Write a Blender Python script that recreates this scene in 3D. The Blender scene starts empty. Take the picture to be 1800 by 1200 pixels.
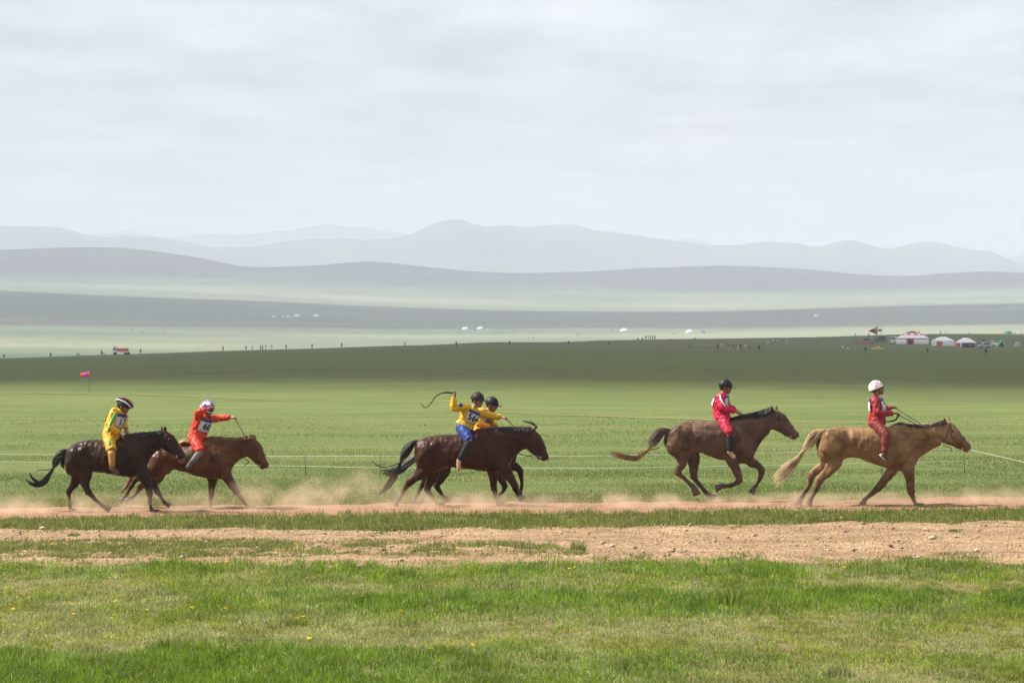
import bpy, math, random
import numpy as np
from mathutils import Vector, Matrix, noise as mnoise

random.seed(7); rng = np.random.default_rng(7)
R = math.radians
scene = bpy.context.scene
COL = scene.collection

# ------------------------------------------------------------------ camera
EYE, FPX, HOR = 2.75, 5000.0, 590.0        # eye height, focal length and eye line in photo pixels
cam_d = bpy.data.cameras.new('camera'); cam = bpy.data.objects.new('camera', cam_d); COL.objects.link(cam)
cam.location = (0, 0, EYE); cam.rotation_euler = (R(90), 0, 0)
cam_d.sensor_width = 36; cam_d.lens = 100; cam_d.shift_y = (HOR - 600.0) / 1800.0
cam_d.clip_start = 0.5; cam_d.clip_end = 60000
scene.camera = cam

# ------------------------------------------------------------------ sun and sky
SUN_EL = 48.0
SUN_H = Vector((-0.995, 0.06, 0)).normalized()          # horizontal direction towards the sun
SUN_AZ = math.atan2(SUN_H.x, SUN_H.y)                   # clockwise from +Y
SUN_V = Vector((SUN_H.x * math.cos(R(SUN_EL)), SUN_H.y * math.cos(R(SUN_EL)), math.sin(R(SUN_EL))))
sun_d = bpy.data.lights.new('sun', 'SUN'); sun = bpy.data.objects.new('sun', sun_d); COL.objects.link(sun)
sun_d.energy = 5.0; sun_d.angle = R(0.5); sun_d.color = (1.0, 0.95, 0.86)
sun.rotation_euler = SUN_V.to_track_quat('Z', 'Y').to_euler()

world = bpy.data.worlds.new('World'); scene.world = world; world.use_nodes = True
wn = world.node_tree; wn.nodes.clear()
def N(nt, t, **kw):
    n = nt.nodes.new(t)
    for k, v in kw.items(): setattr(n, k, v)
    return n
wo = N(wn, 'ShaderNodeOutputWorld'); wb = N(wn, 'ShaderNodeBackground'); wb.inputs[1].default_value = 0.055
sky = N(wn, 'ShaderNodeTexSky', sky_type='NISHITA', sun_disc=False); sky.sun_elevation = R(SUN_EL); sky.sun_rotation = SUN_AZ
sky.air_density = 1.0; sky.dust_density = 2.0; sky.altitude = 1300
tc = N(wn, 'ShaderNodeTexCoord'); sep = N(wn, 'ShaderNodeSeparateXYZ'); wn.links.new(tc.outputs['Generated'], sep.inputs[0])
def wmath(op, a, b=None, clamp=False):
    n = N(wn, 'ShaderNodeMath', operation=op, use_clamp=clamp)
    for i, q in enumerate((a, b)):
        if q is None: continue
        if isinstance(q, (int, float)): n.inputs[i].default_value = q
        else: wn.links.new(q, n.inputs[i])
    return n.outputs[0]
zz = wmath('ADD', wmath('MAXIMUM', sep.outputs[2], 0.0), 0.035)    # a flat cloud deck seen from below
cx = wmath('DIVIDE', sep.outputs[0], zz); cy = wmath('DIVIDE', sep.outputs[1], zz)
comb = N(wn, 'ShaderNodeCombineXYZ'); wn.links.new(wmath('MULTIPLY', cx, 1.7), comb.inputs[0]); wn.links.new(cy, comb.inputs[1])
n1 = N(wn, 'ShaderNodeTexNoise'); n1.inputs['Scale'].default_value = 1.15; n1.inputs['Detail'].default_value = 9; n1.inputs['Roughness'].default_value = 0.62
wn.links.new(comb.outputs[0], n1.inputs['Vector'])
n2 = N(wn, 'ShaderNodeTexNoise'); n2.inputs['Scale'].default_value = 0.3; n2.inputs['Detail'].default_value = 4
wn.links.new(comb.outputs[0], n2.inputs['Vector'])
r1 = N(wn, 'ShaderNodeValToRGB'); wn.links.new(n1.outputs[0], r1.inputs[0])
r1.color_ramp.elements[0].position = 0.3; r1.color_ramp.elements[0].color = (4.6, 4.6, 4.7, 1)
r1.color_ramp.elements[1].position = 0.68; r1.color_ramp.elements[1].color = (10.9, 10.6, 10.2, 1)
cover = wmath('MULTIPLY_ADD', n2.outputs[0], 1.05); cover.node.inputs[2].default_value = 0.12; cover.node.use_clamp = True
mx = N(wn, 'ShaderNodeMix', data_type='RGBA'); wn.links.new(cover, mx.inputs[0])
wn.links.new(sky.outputs[0], mx.inputs[6]); wn.links.new(r1.outputs[0], mx.inputs[7])
wn.links.new(mx.outputs[2], wb.inputs[0]); wn.links.new(wb.outputs[0], wo.inputs[0])

scene.view_settings.view_transform = 'Standard'; scene.view_settings.look = 'None'
scene.view_settings.exposure = 1.28; scene.view_settings.gamma = 1.0; scene.view_settings.use_curve_mapping = False
scene.render.engine = 'CYCLES'
scene.cycles.use_denoising = True
scene.cycles.max_bounces = 6; scene.cycles.diffuse_bounces = 3; scene.cycles.transparent_max_bounces = 8
scene.cycles.volume_bounces = 1
scene.cycles.use_fast_gi = False

# ------------------------------------------------------------------ helpers
def tag(o, label=None, cat=None, group=None, kind=None):
    if label: o['label'] = label
    if cat: o['category'] = cat
    if group: o['group'] = group
    if kind: o['kind'] = kind
    return o
def empty(name, loc=(0, 0, 0), rz=0.0):
    o = bpy.data.objects.new(name, None); COL.objects.link(o); o.location = loc; o.rotation_euler[2] = rz
    o.empty_display_size = 0.2
    return o
def mesh_obj(name, me, mats, parent=None, smooth=True):
    if not isinstance(mats, (list, tuple)): mats = [mats]
    for m in mats: me.materials.append(m)
    if smooth and len(me.polygons): me.polygons.foreach_set('use_smooth', np.ones(len(me.polygons), bool))
    o = bpy.data.objects.new(name, me); COL.objects.link(o)
    if parent: o.parent = parent
    return o
def copy_tree(o, parent=None):
    c = o.copy(); COL.objects.link(c); c.parent = parent
    for ch in list(o.children): copy_tree(ch, c)
    return c

def catmull(pts, k):
    """smooth a path; every point is a tuple of any length"""
    P = [np.array(p, float) for p in pts]; out = []
    for i in range(len(P) - 1):
        a = P[max(i - 1, 0)]; b = P[i]; c = P[i + 1]; d = P[min(i + 2, len(P) - 1)]
        for j in range(k):
            t = j / k
            out.append(0.5 * ((2 * b) + (c - a) * t + (2 * a - 5 * b + 4 * c - d) * t * t + (3 * b - a - 3 * c + d) * t ** 3))
    out.append(P[-1]); return out

class Geo:
    def __init__(s): s.v = []; s.f = []; s.m = []
    def ring_loft(s, rings, mat=0, cap=True):
        n = len(rings[0]); b = len(s.v)
        for r in rings: s.v.extend([tuple(p) for p in r])
        for i in range(len(rings) - 1):
            for j in range(n):
                k = (j + 1) % n
                s.f.append((b + i * n + j, b + i * n + k, b + (i + 1) * n + k, b + (i + 1) * n + j)); s.m.append(mat)
        if cap:
            s.f.append(tuple(b + j for j in reversed(range(n)))); s.m.append(mat)
            e = b + (len(rings) - 1) * n
            s.f.append(tuple(e + j for j in range(n))); s.m.append(mat)
        return s
    def tube(s, pts, n=8, mat=0, smooth=0, lat=None, cap=True):
        """pts: (x,y,z,r).  lat: radius factor along the y axis (flattened limbs)"""
        if smooth: pts = catmull(pts, smooth)
        P = [Vector(p[:3]) for p in pts]; rings = []; up = None
        for i, p in enumerate(P):
            t = (P[min(i + 1, len(P) - 1)] - P[max(i - 1, 0)])
            if t.length < 1e-9: t = Vector((0, 0, 1))
            t.normalize()
            if lat is not None:
                a = Vector((0, 1, 0)).cross(t)
                if a.length < 1e-4: a = Vector((1, 0, 0))
                a.normalize(); c = t.cross(a)
            else:
                if up is None:
                    up = Vector((0, 0, 1)) if abs(t.z) < 0.9 else Vector((1, 0, 0))
                a = (up - t * up.dot(t)).normalized(); c = t.cross(a); up = a
            r = max(float(pts[i][3]), 1e-4); q = r * (lat if lat is not None else 1)
            rings.append([p + a * (r * math.cos(2 * math.pi * j / n)) + c * (q * math.sin(2 * math.pi * j / n)) for j in range(n)])
        return s.ring_loft(rings, mat, cap)
    def ball(s, c, r, n=12, m=8, mat=0, rot=None, lo=0.0, hi=math.pi):
        c = Vector(c); rx, ry, rz = (r, r, r) if isinstance(r, (int, float)) else r
        rings = []
        for i in range(m + 1):
            th = lo + (hi - lo) * i / m; ring = []
            for j in range(n):
                ph = -2 * math.pi * j / n
                p = Vector((rx * math.sin(th) * math.cos(ph), ry * math.sin(th) * math.sin(ph), rz * math.cos(th)))
                if rot is not None: p = rot @ p
                ring.append(c + p)
            rings.append(ring)
        return s.ring_loft(rings, mat, True)
    def box(s, c, d, mat=0, rot=None):
        c = Vector(c); b = len(s.v)
        for sx in (-1, 1):
            for sy in (-1, 1):
                for sz in (-1, 1):
                    p = Vector((sx * d[0] / 2, sy * d[1] / 2, sz * d[2] / 2))
                    if rot is not None: p = rot @ p
                    s.v.append(tuple(c + p))
        for q in ((0, 1, 3, 2), (4, 6, 7, 5), (0, 4, 5, 1), (2, 3, 7, 6), (0, 2, 6, 4), (1, 5, 7, 3)):
            s.f.append(tuple(b + k for k in q)); s.m.append(mat)
        return s
    def prism(s, poly, y0, y1, mat=0):
        """extrude an (x,z) polygon along y"""
        n = len(poly); b = len(s.v)
        for y in (y0, y1):
            for (x, z) in poly: s.v.append((x, y, z))
        s.f.append(tuple(b + i for i in range(n))); s.f.append(tuple(b + n + i for i in reversed(range(n)))); s.m += [mat, mat]
        for i in range(n):
            j = (i + 1) % n
            s.f.append((b + i, b + n + i, b + n + j, b + j)); s.m.append(mat)
        return s
    def mesh(s, name):
        me = bpy.data.meshes.new(name); me.from_pydata(s.v, [], s.f)
        if any(s.m): me.polygons.foreach_set('material_index', s.m)
        me.update(); return me
    def build(s, name, mats, parent=None, smooth=True, recalc=False):
        me = s.mesh(name)
        if recalc:
            import bmesh
            bm = bmesh.new(); bm.from_mesh(me); bmesh.ops.recalc_face_normals(bm, faces=bm.faces); bm.to_mesh(me); bm.free()
        return mesh_obj(name, me, mats, parent, smooth)
    def fused(s, name, mats, parent=None, voxel=0.012, iters=4, wrinkle=0.0, wl=0.07, seed=0.0):
        """melt all shapes into one continuous skin"""
        me = s.mesh(name + '_tmp'); o = bpy.data.objects.new('tmp', me); COL.objects.link(o)
        md = o.modifiers.new('r', 'REMESH'); md.mode = 'VOXEL'; md.voxel_size = voxel; md.adaptivity = 0
        if iters:
            sm = o.modifiers.new('s', 'SMOOTH'); sm.factor = 0.5; sm.iterations = iters
        bpy.context.view_layer.update()
        ev = o.evaluated_get(bpy.context.evaluated_depsgraph_get())
        nm = bpy.data.meshes.new_from_object(ev); nm.name = name; nm.materials.clear()
        bpy.data.objects.remove(o); bpy.data.meshes.remove(me)
        if wrinkle:
            nv = len(nm.vertices); co = np.empty(nv * 3); no = np.empty(nv * 3)
            nm.vertices.foreach_get('co', co); nm.vertices.foreach_get('normal', no)
            co = co.reshape(-1, 3); no = no.reshape(-1, 3)
            for i in range(nv):
                p = Vector(co[i]) / wl + Vector((seed, 0, 0))
                d = 1 - 2 * abs(mnoise.noise(p)) - 0.5 + 0.5 * mnoise.noise(p * 2.3)
                co[i] += no[i] * d * wrinkle
            nm.vertices.foreach_set('co', co.ravel()); nm.update()
        nm.polygons.foreach_set('material_index', np.zeros(len(nm.polygons), np.int32))
        return mesh_obj(name, nm, mats, parent, True)

# ------------------------------------------------------------------ materials
MATS = {}
def mat(name, col, rough=0.7, spec=0.3, var=0.0, vscale=8.0, bump=0.0, bscale=30.0, metal=0.0, sheen=0.0, col2=None, coat=0.0, trans=0.0, stretch=None):
    if name in MATS: return MATS[name]
    m = bpy.data.materials.new(name); m.use_nodes = True; nt = m.node_tree; b = nt.nodes['Principled BSDF']
    b.inputs['Roughness'].default_value = rough; b.inputs['Specular IOR Level'].default_value = spec
    b.inputs['Metallic'].default_value = metal; b.inputs['Base Color'].default_value = (*col, 1)
    if sheen: b.inputs['Sheen Weight'].default_value = sheen
    if coat: b.inputs['Coat Weight'].default_value = coat; b.inputs['Coat Roughness'].default_value = 0.25
    if var or bump or col2:
        tcn = N(nt, 'ShaderNodeTexCoord'); vec = tcn.outputs['Object']
        if stretch:
            mp = N(nt, 'ShaderNodeMapping'); mp.inputs['Scale'].default_value = stretch; nt.links.new(vec, mp.inputs[0]); vec = mp.outputs[0]
        no = N(nt, 'ShaderNodeTexNoise'); no.inputs['Scale'].default_value = vscale; no.inputs['Detail'].default_value = 5
        nt.links.new(vec, no.inputs['Vector'])
        if var or col2:
            rp = N(nt, 'ShaderNodeValToRGB'); nt.links.new(no.outputs[0], rp.inputs[0])
            c2 = col2 if col2 else tuple(min(1, c * (1 + var)) for c in col)
            c1 = col if col2 else tuple(c * (1 - var) for c in col)
            rp.color_ramp.elements[0].position = 0.35; rp.color_ramp.elements[0].color = (*c1, 1)
            rp.color_ramp.elements[1].position = 0.65; rp.color_ramp.elements[1].color = (*c2, 1)
            nt.links.new(rp.outputs[0], b.inputs['Base Color'])
        if bump:
            nb = N(nt, 'ShaderNodeTexNoise'); nb.inputs['Scale'].default_value = bscale; nb.inputs['Detail'].default_value = 3
            nt.links.new(vec, nb.inputs['Vector'])
            bp = N(nt, 'ShaderNodeBump'); bp.inputs['Strength'].default_value = 1.0; bp.inputs['Distance'].default_value = bump
            nt.links.new(nb.outputs[0], bp.inputs['Height']); nt.links.new(bp.outputs[0], b.inputs['Normal'])
    if trans:
        tr = N(nt, 'ShaderNodeBsdfTranslucent'); tr.inputs[0].default_value = (*col, 1)
        ms = N(nt, 'ShaderNodeMixShader'); ms.inputs[0].default_value = trans
        out = nt.nodes['Material Output']
        nt.links.new(b.outputs[0], ms.inputs[1]); nt.links.new(tr.outputs[0], ms.inputs[2]); nt.links.new(ms.outputs[0], out.inputs[0])
    MATS[name] = m; return m

# ------------------------------------------------------------------ terrain
def vnoise(x, y, seed=0):
    """smooth value noise, vectorised"""
    xi = np.floor(x).astype(np.int64); yi = np.floor(y).astype(np.int64); fx = x - xi; fy = y - yi
    fx = fx * fx * (3 - 2 * fx); fy = fy * fy * (3 - 2 * fy)
    def h(a, b):
        n = (a * 374761393 + b * 668265263 + seed * 974634777) & 0xffffffff
        n = ((n ^ (n >> 13)) * 1274126177) & 0xffffffff
        return ((n ^ (n >> 16)) & 0xffff) / 65535.0
    return (h(xi, yi) * (1 - fx) + h(xi + 1, yi) * fx) * (1 - fy) + (h(xi, yi + 1) * (1 - fx) + h(xi + 1, yi + 1) * fx) * fy
def fbm(x, y, oct=4, seed=0):
    s = 0; a = 0.5; t = 0
    for k in range(oct):
        s = s + a * vnoise(x * 2 ** k, y * 2 ** k, seed + k); t += a; a *= 0.5
    return s / t

def C(pairs):
    a = np.array(pairs, float); return lambda p: np.interp(p, a[:, 0], a[:, 1])
def SC(pairs):
    a = np.array(pairs, float); d = np.gradient(a[:, 1], a[:, 0])
    def fn(p):
        p = np.clip(np.asarray(p, float), a[0, 0], a[-1, 0]); i = np.clip(np.searchsorted(a[:, 0], p) - 1, 0, len(a) - 2)
        h = a[i + 1, 0] - a[i, 0]; t = (p - a[i, 0]) / h
        return ((2 * t ** 3 - 3 * t ** 2 + 1) * a[i, 1] + (t ** 3 - 2 * t ** 2 + t) * h * d[i] + (-2 * t ** 3 + 3 * t ** 2) * a[i + 1, 1] + (t ** 3 - t ** 2) * h * d[i + 1])
    return fn
crest_d = SC([(-900, 860), (0, 900), (600, 1000), (1000, 1120), (1500, 1400), (2700, 1500)])
crest_y = SC([(-900, 640), (0, 630), (90, 627), (250, 621.5), (360, 618), (500, 613.5), (600, 610.5), (700, 607), (770, 605), (845, 601), (1000, 600.5), (1060, 598), (1130, 596.5), (1300, 594), (1480, 591), (1560, 588.5), (1680, 586.5), (1800, 586), (2700, 580)])
plain_y = SC([(-900, 572), (0, 574), (450, 577), (800, 581), (1000, 579), (1300, 579), (1500, 575), (1800, 572), (2700, 570)])
spur_y = SC([(-900, 500), (0, 511), (200, 520), (450, 530), (700, 541), (900, 547), (1100, 549), (1300, 547), (1500, 541), (1800, 535), (2700, 520)])
mid_y = SC([(-900, 490), (0, 491), (450, 496), (800, 505), (1100, 512), (1400, 516), (1800, 510), (2700, 505)])
ridge_y = SC([(-900, 455), (-200, 446), (0, 441), (130, 437.5), (230, 440), (330, 453), (440, 471), (550, 467), (650, 459), (720, 465), (850, 476), (1000, 477), (1150, 473), (1280, 471), (1400, 475), (1500, 483), (1580, 487), (1660, 483), (1720, 480), (1800, 482), (2100, 470), (2700, 465)])
mount_y = SC([(-900, 430), (-200, 410), (0, 404), (110, 400), (180, 414), (260, 410), (330, 421), (390, 431), (450, 428), (520, 419), (610, 417), (700, 412), (755, 397), (810, 391), (860, 400), (930, 405), (990, 395), (1050, 403), (1130, 413), (1200, 426), (1260, 434), (1330, 432), (1400, 429), (1440, 432), (1490, 421), (1560, 433), (1630, 424), (1680, 435), (1740, 441), (1810, 461), (1900, 450), (2200, 430), (2700, 440)])
far_y = SC([(-900, 440), (0, 440), (160, 417), (220, 411), (290, 425), (360, 413), (420, 407), (500, 397), (560, 390), (640, 394), (700, 405), (800, 430), (1100, 432), (1170, 424), (1210, 418), (1255, 432), (1400, 440), (1800, 445), (2700, 430)])
DK = [3300.0, 5000.0, 5600.0, 6700.0, 8200.0, 10600.0, 14200.0, 16000.0, 18500.0, 21000.0]
def y2z(y, d): return EYE + (HOR - y) * d / FPX
def terrain(x, d):
    x = np.asarray(x, float); d = np.asarray(d, float); sh = np.broadcast(x, d).shape
    x = np.broadcast_to(x, sh).ravel(); d = np.broadcast_to(d, sh).ravel()
    p = 900 + FPX * x / np.maximum(d, 1.0)
    dc = crest_d(p); zc = y2z(crest_y(p), dc)
    t = np.clip((d - 110) / (dc - 110), 0, 1)
    w = np.clip((p - 500) / 1000, 0, 1)
    ex = 1 + 5 * w
    near = np.where(zc > 0, zc * t ** ex, zc * t) - 1.0 * w * np.sin(math.pi * t) ** 2
    k = [dc, dc + 330, np.full_like(p, 1950.0)] + [np.full_like(p, q) for q in DK]
    zr = y2z(ridge_y(p), 8200.0); zm = y2z(mount_y(p), 14200.0)
    z = [zc, zc - 12, np.full_like(p, -15.0), y2z(plain_y(p), 3300), y2z(spur_y(p), 5000), y2z(spur_y(p) - 3, 5600), y2z(mid_y(p), 6700), zr, zr * 0.45, zm, zm * 0.4, y2z(far_y(p), 18500), p * 0.0]
    K = np.stack(k); Z = np.stack(z)
    S = (Z[1:] - Z[:-1]) / (K[1:] - K[:-1])
    M = np.zeros_like(Z)
    same = S[1:] * S[:-1] > 0
    M[1:-1] = np.where(same, 2 * S[1:] * S[:-1] / np.where(same, S[1:] + S[:-1], 1), 0)
    far = np.zeros_like(p)
    for i in range(len(K) - 1):
        sel = (d >= K[i]) & (d <= K[i + 1])
        if not sel.any(): continue
        h = (K[i + 1] - K[i])[sel]; u = (d[sel] - K[i][sel]) / h
        far[sel] = ((2 * u ** 3 - 3 * u ** 2 + 1) * Z[i][sel] + (u ** 3 - 2 * u ** 2 + u) * h * M[i][sel] + (-2 * u ** 3 + 3 * u ** 2) * Z[i + 1][sel] + (u ** 3 - u ** 2) * h * M[i + 1][sel])
    far[d > DK[-1]] = 0
    out = np.where(d <= dc, near, far)
    amp = np.clip((d - 4000) / 6000, 0, 1)
    rel = np.abs(fbm(x / 1300 + 31, d / 1500, 6, 5) - 0.5) * 2
    out = out + amp * (fbm(x / 900, d / 700, 6, 3) - 0.5) * 0.005 * d - amp * np.clip((d - 8300) / 3000, 0, 1) * (0.24 - rel) * 0.008 * d
    mid = np.clip((d - 140) / 500, 0, 1) * (d < 3000)
    out = out + mid * (fbm(x / 60, d / 90, 3, 9) - 0.5) * 0.5
    return out.reshape(sh)
def tz(x, d): return float(terrain(np.array([x]), np.array([d]))[0])
def at(px, py, d): return Vector(((px - 900) / FPX * d, d, y2z(py, d)))
def hit(px, py, dmin=60, dmax=2000):
    """the ground point seen at a photo position (or the crest under it)"""
    d = np.geomspace(dmin, dmax, 3000); x = (px - 900) / FPX * d
    g = terrain(x, d); ray = EYE + (HOR - py) / FPX * d
    below = np.nonzero(ray <= g)[0]
    if len(below): i = below[0]
    else: i = int(np.argmin(ray - g))
    return Vector((x[i], d[i], g[i]))

def ground_material():
    m = bpy.data.materials.new('meadow'); m.use_nodes = True; nt = m.node_tree; b = nt.nodes['Principled BSDF']
    b.inputs['Roughness'].default_value = 0.95; b.inputs['Specular IOR Level'].default_value = 0.1
    geo = N(nt, 'ShaderNodeNewGeometry')
    def nz(sc, stretch, det=5):
        mp = N(nt, 'ShaderNodeMapping'); mp.inputs['Scale'].default_value = stretch; nt.links.new(geo.outputs['Position'], mp.inputs[0])
        n = N(nt, 'ShaderNodeTexNoise'); n.inputs['Scale'].default_value = sc; n.inputs['Detail'].default_value = det; n.inputs['Roughness'].default_value = 0.6
        nt.links.new(mp.outputs[0], n.inputs['Vector']); return n.outputs[0]
    def ramp(src, stops):
        r = N(nt, 'ShaderNodeValToRGB'); nt.links.new(src, r.inputs[0]); e = r.color_ramp.elements
        while len(e) < len(stops): e.new(0.5)
        for i, (p, c) in enumerate(stops): e[i].position = p; e[i].color = (*c, 1)
        return r.outputs[0]
    def mix(f, a, c, mode='MIX'):
        n = N(nt, 'ShaderNodeMix', data_type='RGBA', blend_type=mode)
        if isinstance(f, float): n.inputs[0].default_value = f
        else: nt.links.new(f, n.inputs[0])
        nt.links.new(a, n.inputs[6]); nt.links.new(c, n.inputs[7]); return n.outputs[2]
    # broad patches of greener and drier turf, then finer streaks across the slope
    broad = ramp(nz(0.035, (0.5, 1.6, 1)), [(0.3, (0.064, 0.114, 0.031)), (0.5, (0.096, 0.136, 0.04)), (0.7, (0.136, 0.155, 0.053))])
    streak = ramp(nz(0.45, (0.3, 1.0, 1), 8), [(0.28, (0.05, 0.082, 0.02)), (0.5, (0.098, 0.118, 0.034)), (0.72, (0.155, 0.155, 0.056))])
    c = mix(0.65, broad, streak)
    fine = ramp(nz(9.0, (1, 1, 1), 6), [(0.3, (0.55, 0.6, 0.5)), (0.7, (1.25, 1.2, 1.2))])
    c = mix(0.7, c, fine, 'MULTIPLY')
    tone = ramp(nz(0.009, (0.35, 1.0, 1), 6), [(0.3, (0.72, 0.84, 0.74)), (0.52, (1.0, 1.0, 1.0)), (0.72, (1.22, 1.12, 1.05))])
    c = mix(0.9, c, tone, 'MULTIPLY')
    bare = N(nt, 'ShaderNodeMapRange'); nt.links.new(nz(1.1, (0.5, 1.3, 1), 6), bare.inputs[0])
    bare.inputs[1].default_value = 0.62; bare.inputs[2].default_value = 0.72; bare.clamp = True
    soil = ramp(nz(14.0, (1, 1, 1), 4), [(0.3, (0.09, 0.06, 0.03)), (0.7, (0.19, 0.125, 0.07))])
    c = mix(bare.outputs[0], c, soil)
    sy = N(nt, 'ShaderNodeSeparateXYZ'); nt.links.new(geo.outputs['Position'], sy.inputs[0])
    verge = N(nt, 'ShaderNodeMapRange'); nt.links.new(sy.outputs[1], verge.inputs[0]); verge.inputs[1].default_value = 44; verge.inputs[2].default_value = 52; verge.inputs[3].default_value = 0.6; verge.inputs[4].default_value = 0.0
    c = mix(verge.outputs[0], c, soil)
    far = ramp(nz(0.0026, (0.4, 1.0, 0.0), 7), [(0.32, (0.055, 0.085, 0.048)), (0.5, (0.10, 0.125, 0.07)), (0.68, (0.185, 0.19, 0.11))])
    ln = N(nt, 'ShaderNodeVectorMath', operation='LENGTH'); nt.links.new(geo.outputs['Position'], ln.inputs[0])
    mr = N(nt, 'ShaderNodeMapRange'); nt.links.new(ln.outputs['Value'], mr.inputs[0]); mr.inputs[1].default_value = 1500; mr.inputs[2].default_value = 1900
    c = mix(mr.outputs[0], c, far)
    hill_shade = ramp(nz(0.0016, (0.7, 0.8, 0.0), 7), [(0.38, (0.022, 0.04, 0.03)), (0.64, (0.095, 0.115, 0.065))])  # cloud shade over the far hills, put into the ground colour in dark patches
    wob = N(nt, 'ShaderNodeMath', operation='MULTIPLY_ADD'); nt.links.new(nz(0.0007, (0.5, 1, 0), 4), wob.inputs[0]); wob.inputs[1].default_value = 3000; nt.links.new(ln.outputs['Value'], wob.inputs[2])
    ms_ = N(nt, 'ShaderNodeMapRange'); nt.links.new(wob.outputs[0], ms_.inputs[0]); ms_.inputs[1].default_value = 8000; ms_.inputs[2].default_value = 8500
    c = mix(ms_.outputs[0], c, hill_shade)
    nt.links.new(c, b.inputs['Base Color'])
    bp = N(nt, 'ShaderNodeBump'); bp.inputs['Distance'].default_value = 0.06; bp.inputs['Strength'].default_value = 0.6
    nt.links.new(nz(6.0, (1, 1, 1), 5), bp.inputs['Height']); nt.links.new(bp.outputs[0], b.inputs['Normal'])
    return m

def fan_ground():
    ds = list(np.arange(3, 112, 1.5))
    while ds[-1] < 21800: ds.append(ds[-1] * 1.017 + 0.2)
    ds = np.array(ds); cols = np.concatenate([np.linspace(-3600, -60, 90), np.linspace(-50, 1850, 560), np.linspace(1860, 5400, 90)])
    P, D = np.meshgrid(cols, ds); X = (P - 900) / FPX * D
    X = np.where(D < 40, (P - 900) / FPX * 40, X)
    Zt = terrain(X, D); nr, nc = P.shape
    co = np.stack([X, D, Zt], -1).reshape(-1, 3)
    i = np.arange(nr - 1)[:, None] * nc + np.arange(nc - 1)[None, :]
    f = np.stack([i, i + 1, i + nc + 1, i + nc], -1).reshape(-1, 4)
    me = bpy.data.meshes.new('ground'); np_mesh(me, co, f)
    return me
def np_mesh(me, co, f):
    k = f.shape[1]; me.vertices.add(len(co)); me.vertices.foreach_set('co', co.astype(np.float32).ravel())
    me.loops.add(f.size); me.loops.foreach_set('vertex_index', f.astype(np.int32).ravel())
    me.polygons.add(len(f)); me.polygons.foreach_set('loop_start', np.arange(0, f.size, k, dtype=np.int32))
    me.update(calc_edges=True); return me
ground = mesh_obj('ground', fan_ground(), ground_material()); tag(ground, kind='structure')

# ------------------------------------------------------------------ dirt: road, race track, thin trails
def dirt_material(name, c1, c2, c3, bumpd=0.03):
    m = bpy.data.materials.new(name); m.use_nodes = True; nt = m.node_tree; b = nt.nodes['Principled BSDF']
    b.inputs['Roughness'].default_value = 0.95; b.inputs['Specular IOR Level'].default_value = 0.15
    geo = N(nt, 'ShaderNodeNewGeometry')
    mp = N(nt, 'ShaderNodeMapping'); mp.inputs['Scale'].default_value = (0.35, 1.2, 1); nt.links.new(geo.outputs['Position'], mp.inputs[0])
    n1 = N(nt, 'ShaderNodeTexNoise'); n1.inputs['Scale'].default_value = 1.6; n1.inputs['Detail'].default_value = 8; n1.inputs['Roughness'].default_value = 0.7
    nt.links.new(mp.outputs[0], n1.inputs['Vector'])
    r = N(nt, 'ShaderNodeValToRGB'); nt.links.new(n1.outputs[0], r.inputs[0]); e = r.color_ramp.elements; e.new(0.5)
    for i, (p, c) in enumerate(((0.3, c1), (0.5, c2), (0.7, c3))): e[i].position = p; e[i].color = (*c, 1)
    n2 = N(nt, 'ShaderNodeTexNoise'); n2.inputs['Scale'].default_value = 28; n2.inputs['Detail'].default_value = 4
    nt.links.new(geo.outputs['Position'], n2.inputs['Vector'])
    r2 = N(nt, 'ShaderNodeValToRGB'); nt.links.new(n2.outputs[0], r2.inputs[0])
    r2.color_ramp.elements[0].position = 0.34; r2.color_ramp.elements[0].color = (0.3, 0.26, 0.22, 1)
    r2.color_ramp.elements[1].position = 0.5; r2.color_ramp.elements[1].color = (1.06, 1.06, 1.06, 1)
    mx = N(nt, 'ShaderNodeMix', data_type='RGBA', blend_type='MULTIPLY'); mx.inputs[0].default_value = 0.8
    nt.links.new(r.outputs[0], mx.inputs[6]); nt.links.new(r2.outputs[0], mx.inputs[7]); nt.links.new(mx.outputs[2], b.inputs['Base Color'])
    bp = N(nt, 'ShaderNodeBump'); bp.inputs['Distance'].default_value = bumpd; nt.links.new(n2.outputs[0], bp.inputs['Height']); nt.links.new(bp.outputs[0], b.inputs['Normal'])
    return m
road_mat = dirt_material('road_sand', (0.17, 0.108, 0.06), (0.275, 0.182, 0.102), (0.39, 0.275, 0.165), 0.05)
track_mat = dirt_material('track_soil', (0.20, 0.115, 0.066), (0.265, 0.155, 0.092), (0.33, 0.21, 0.135), 0.05)

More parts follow.
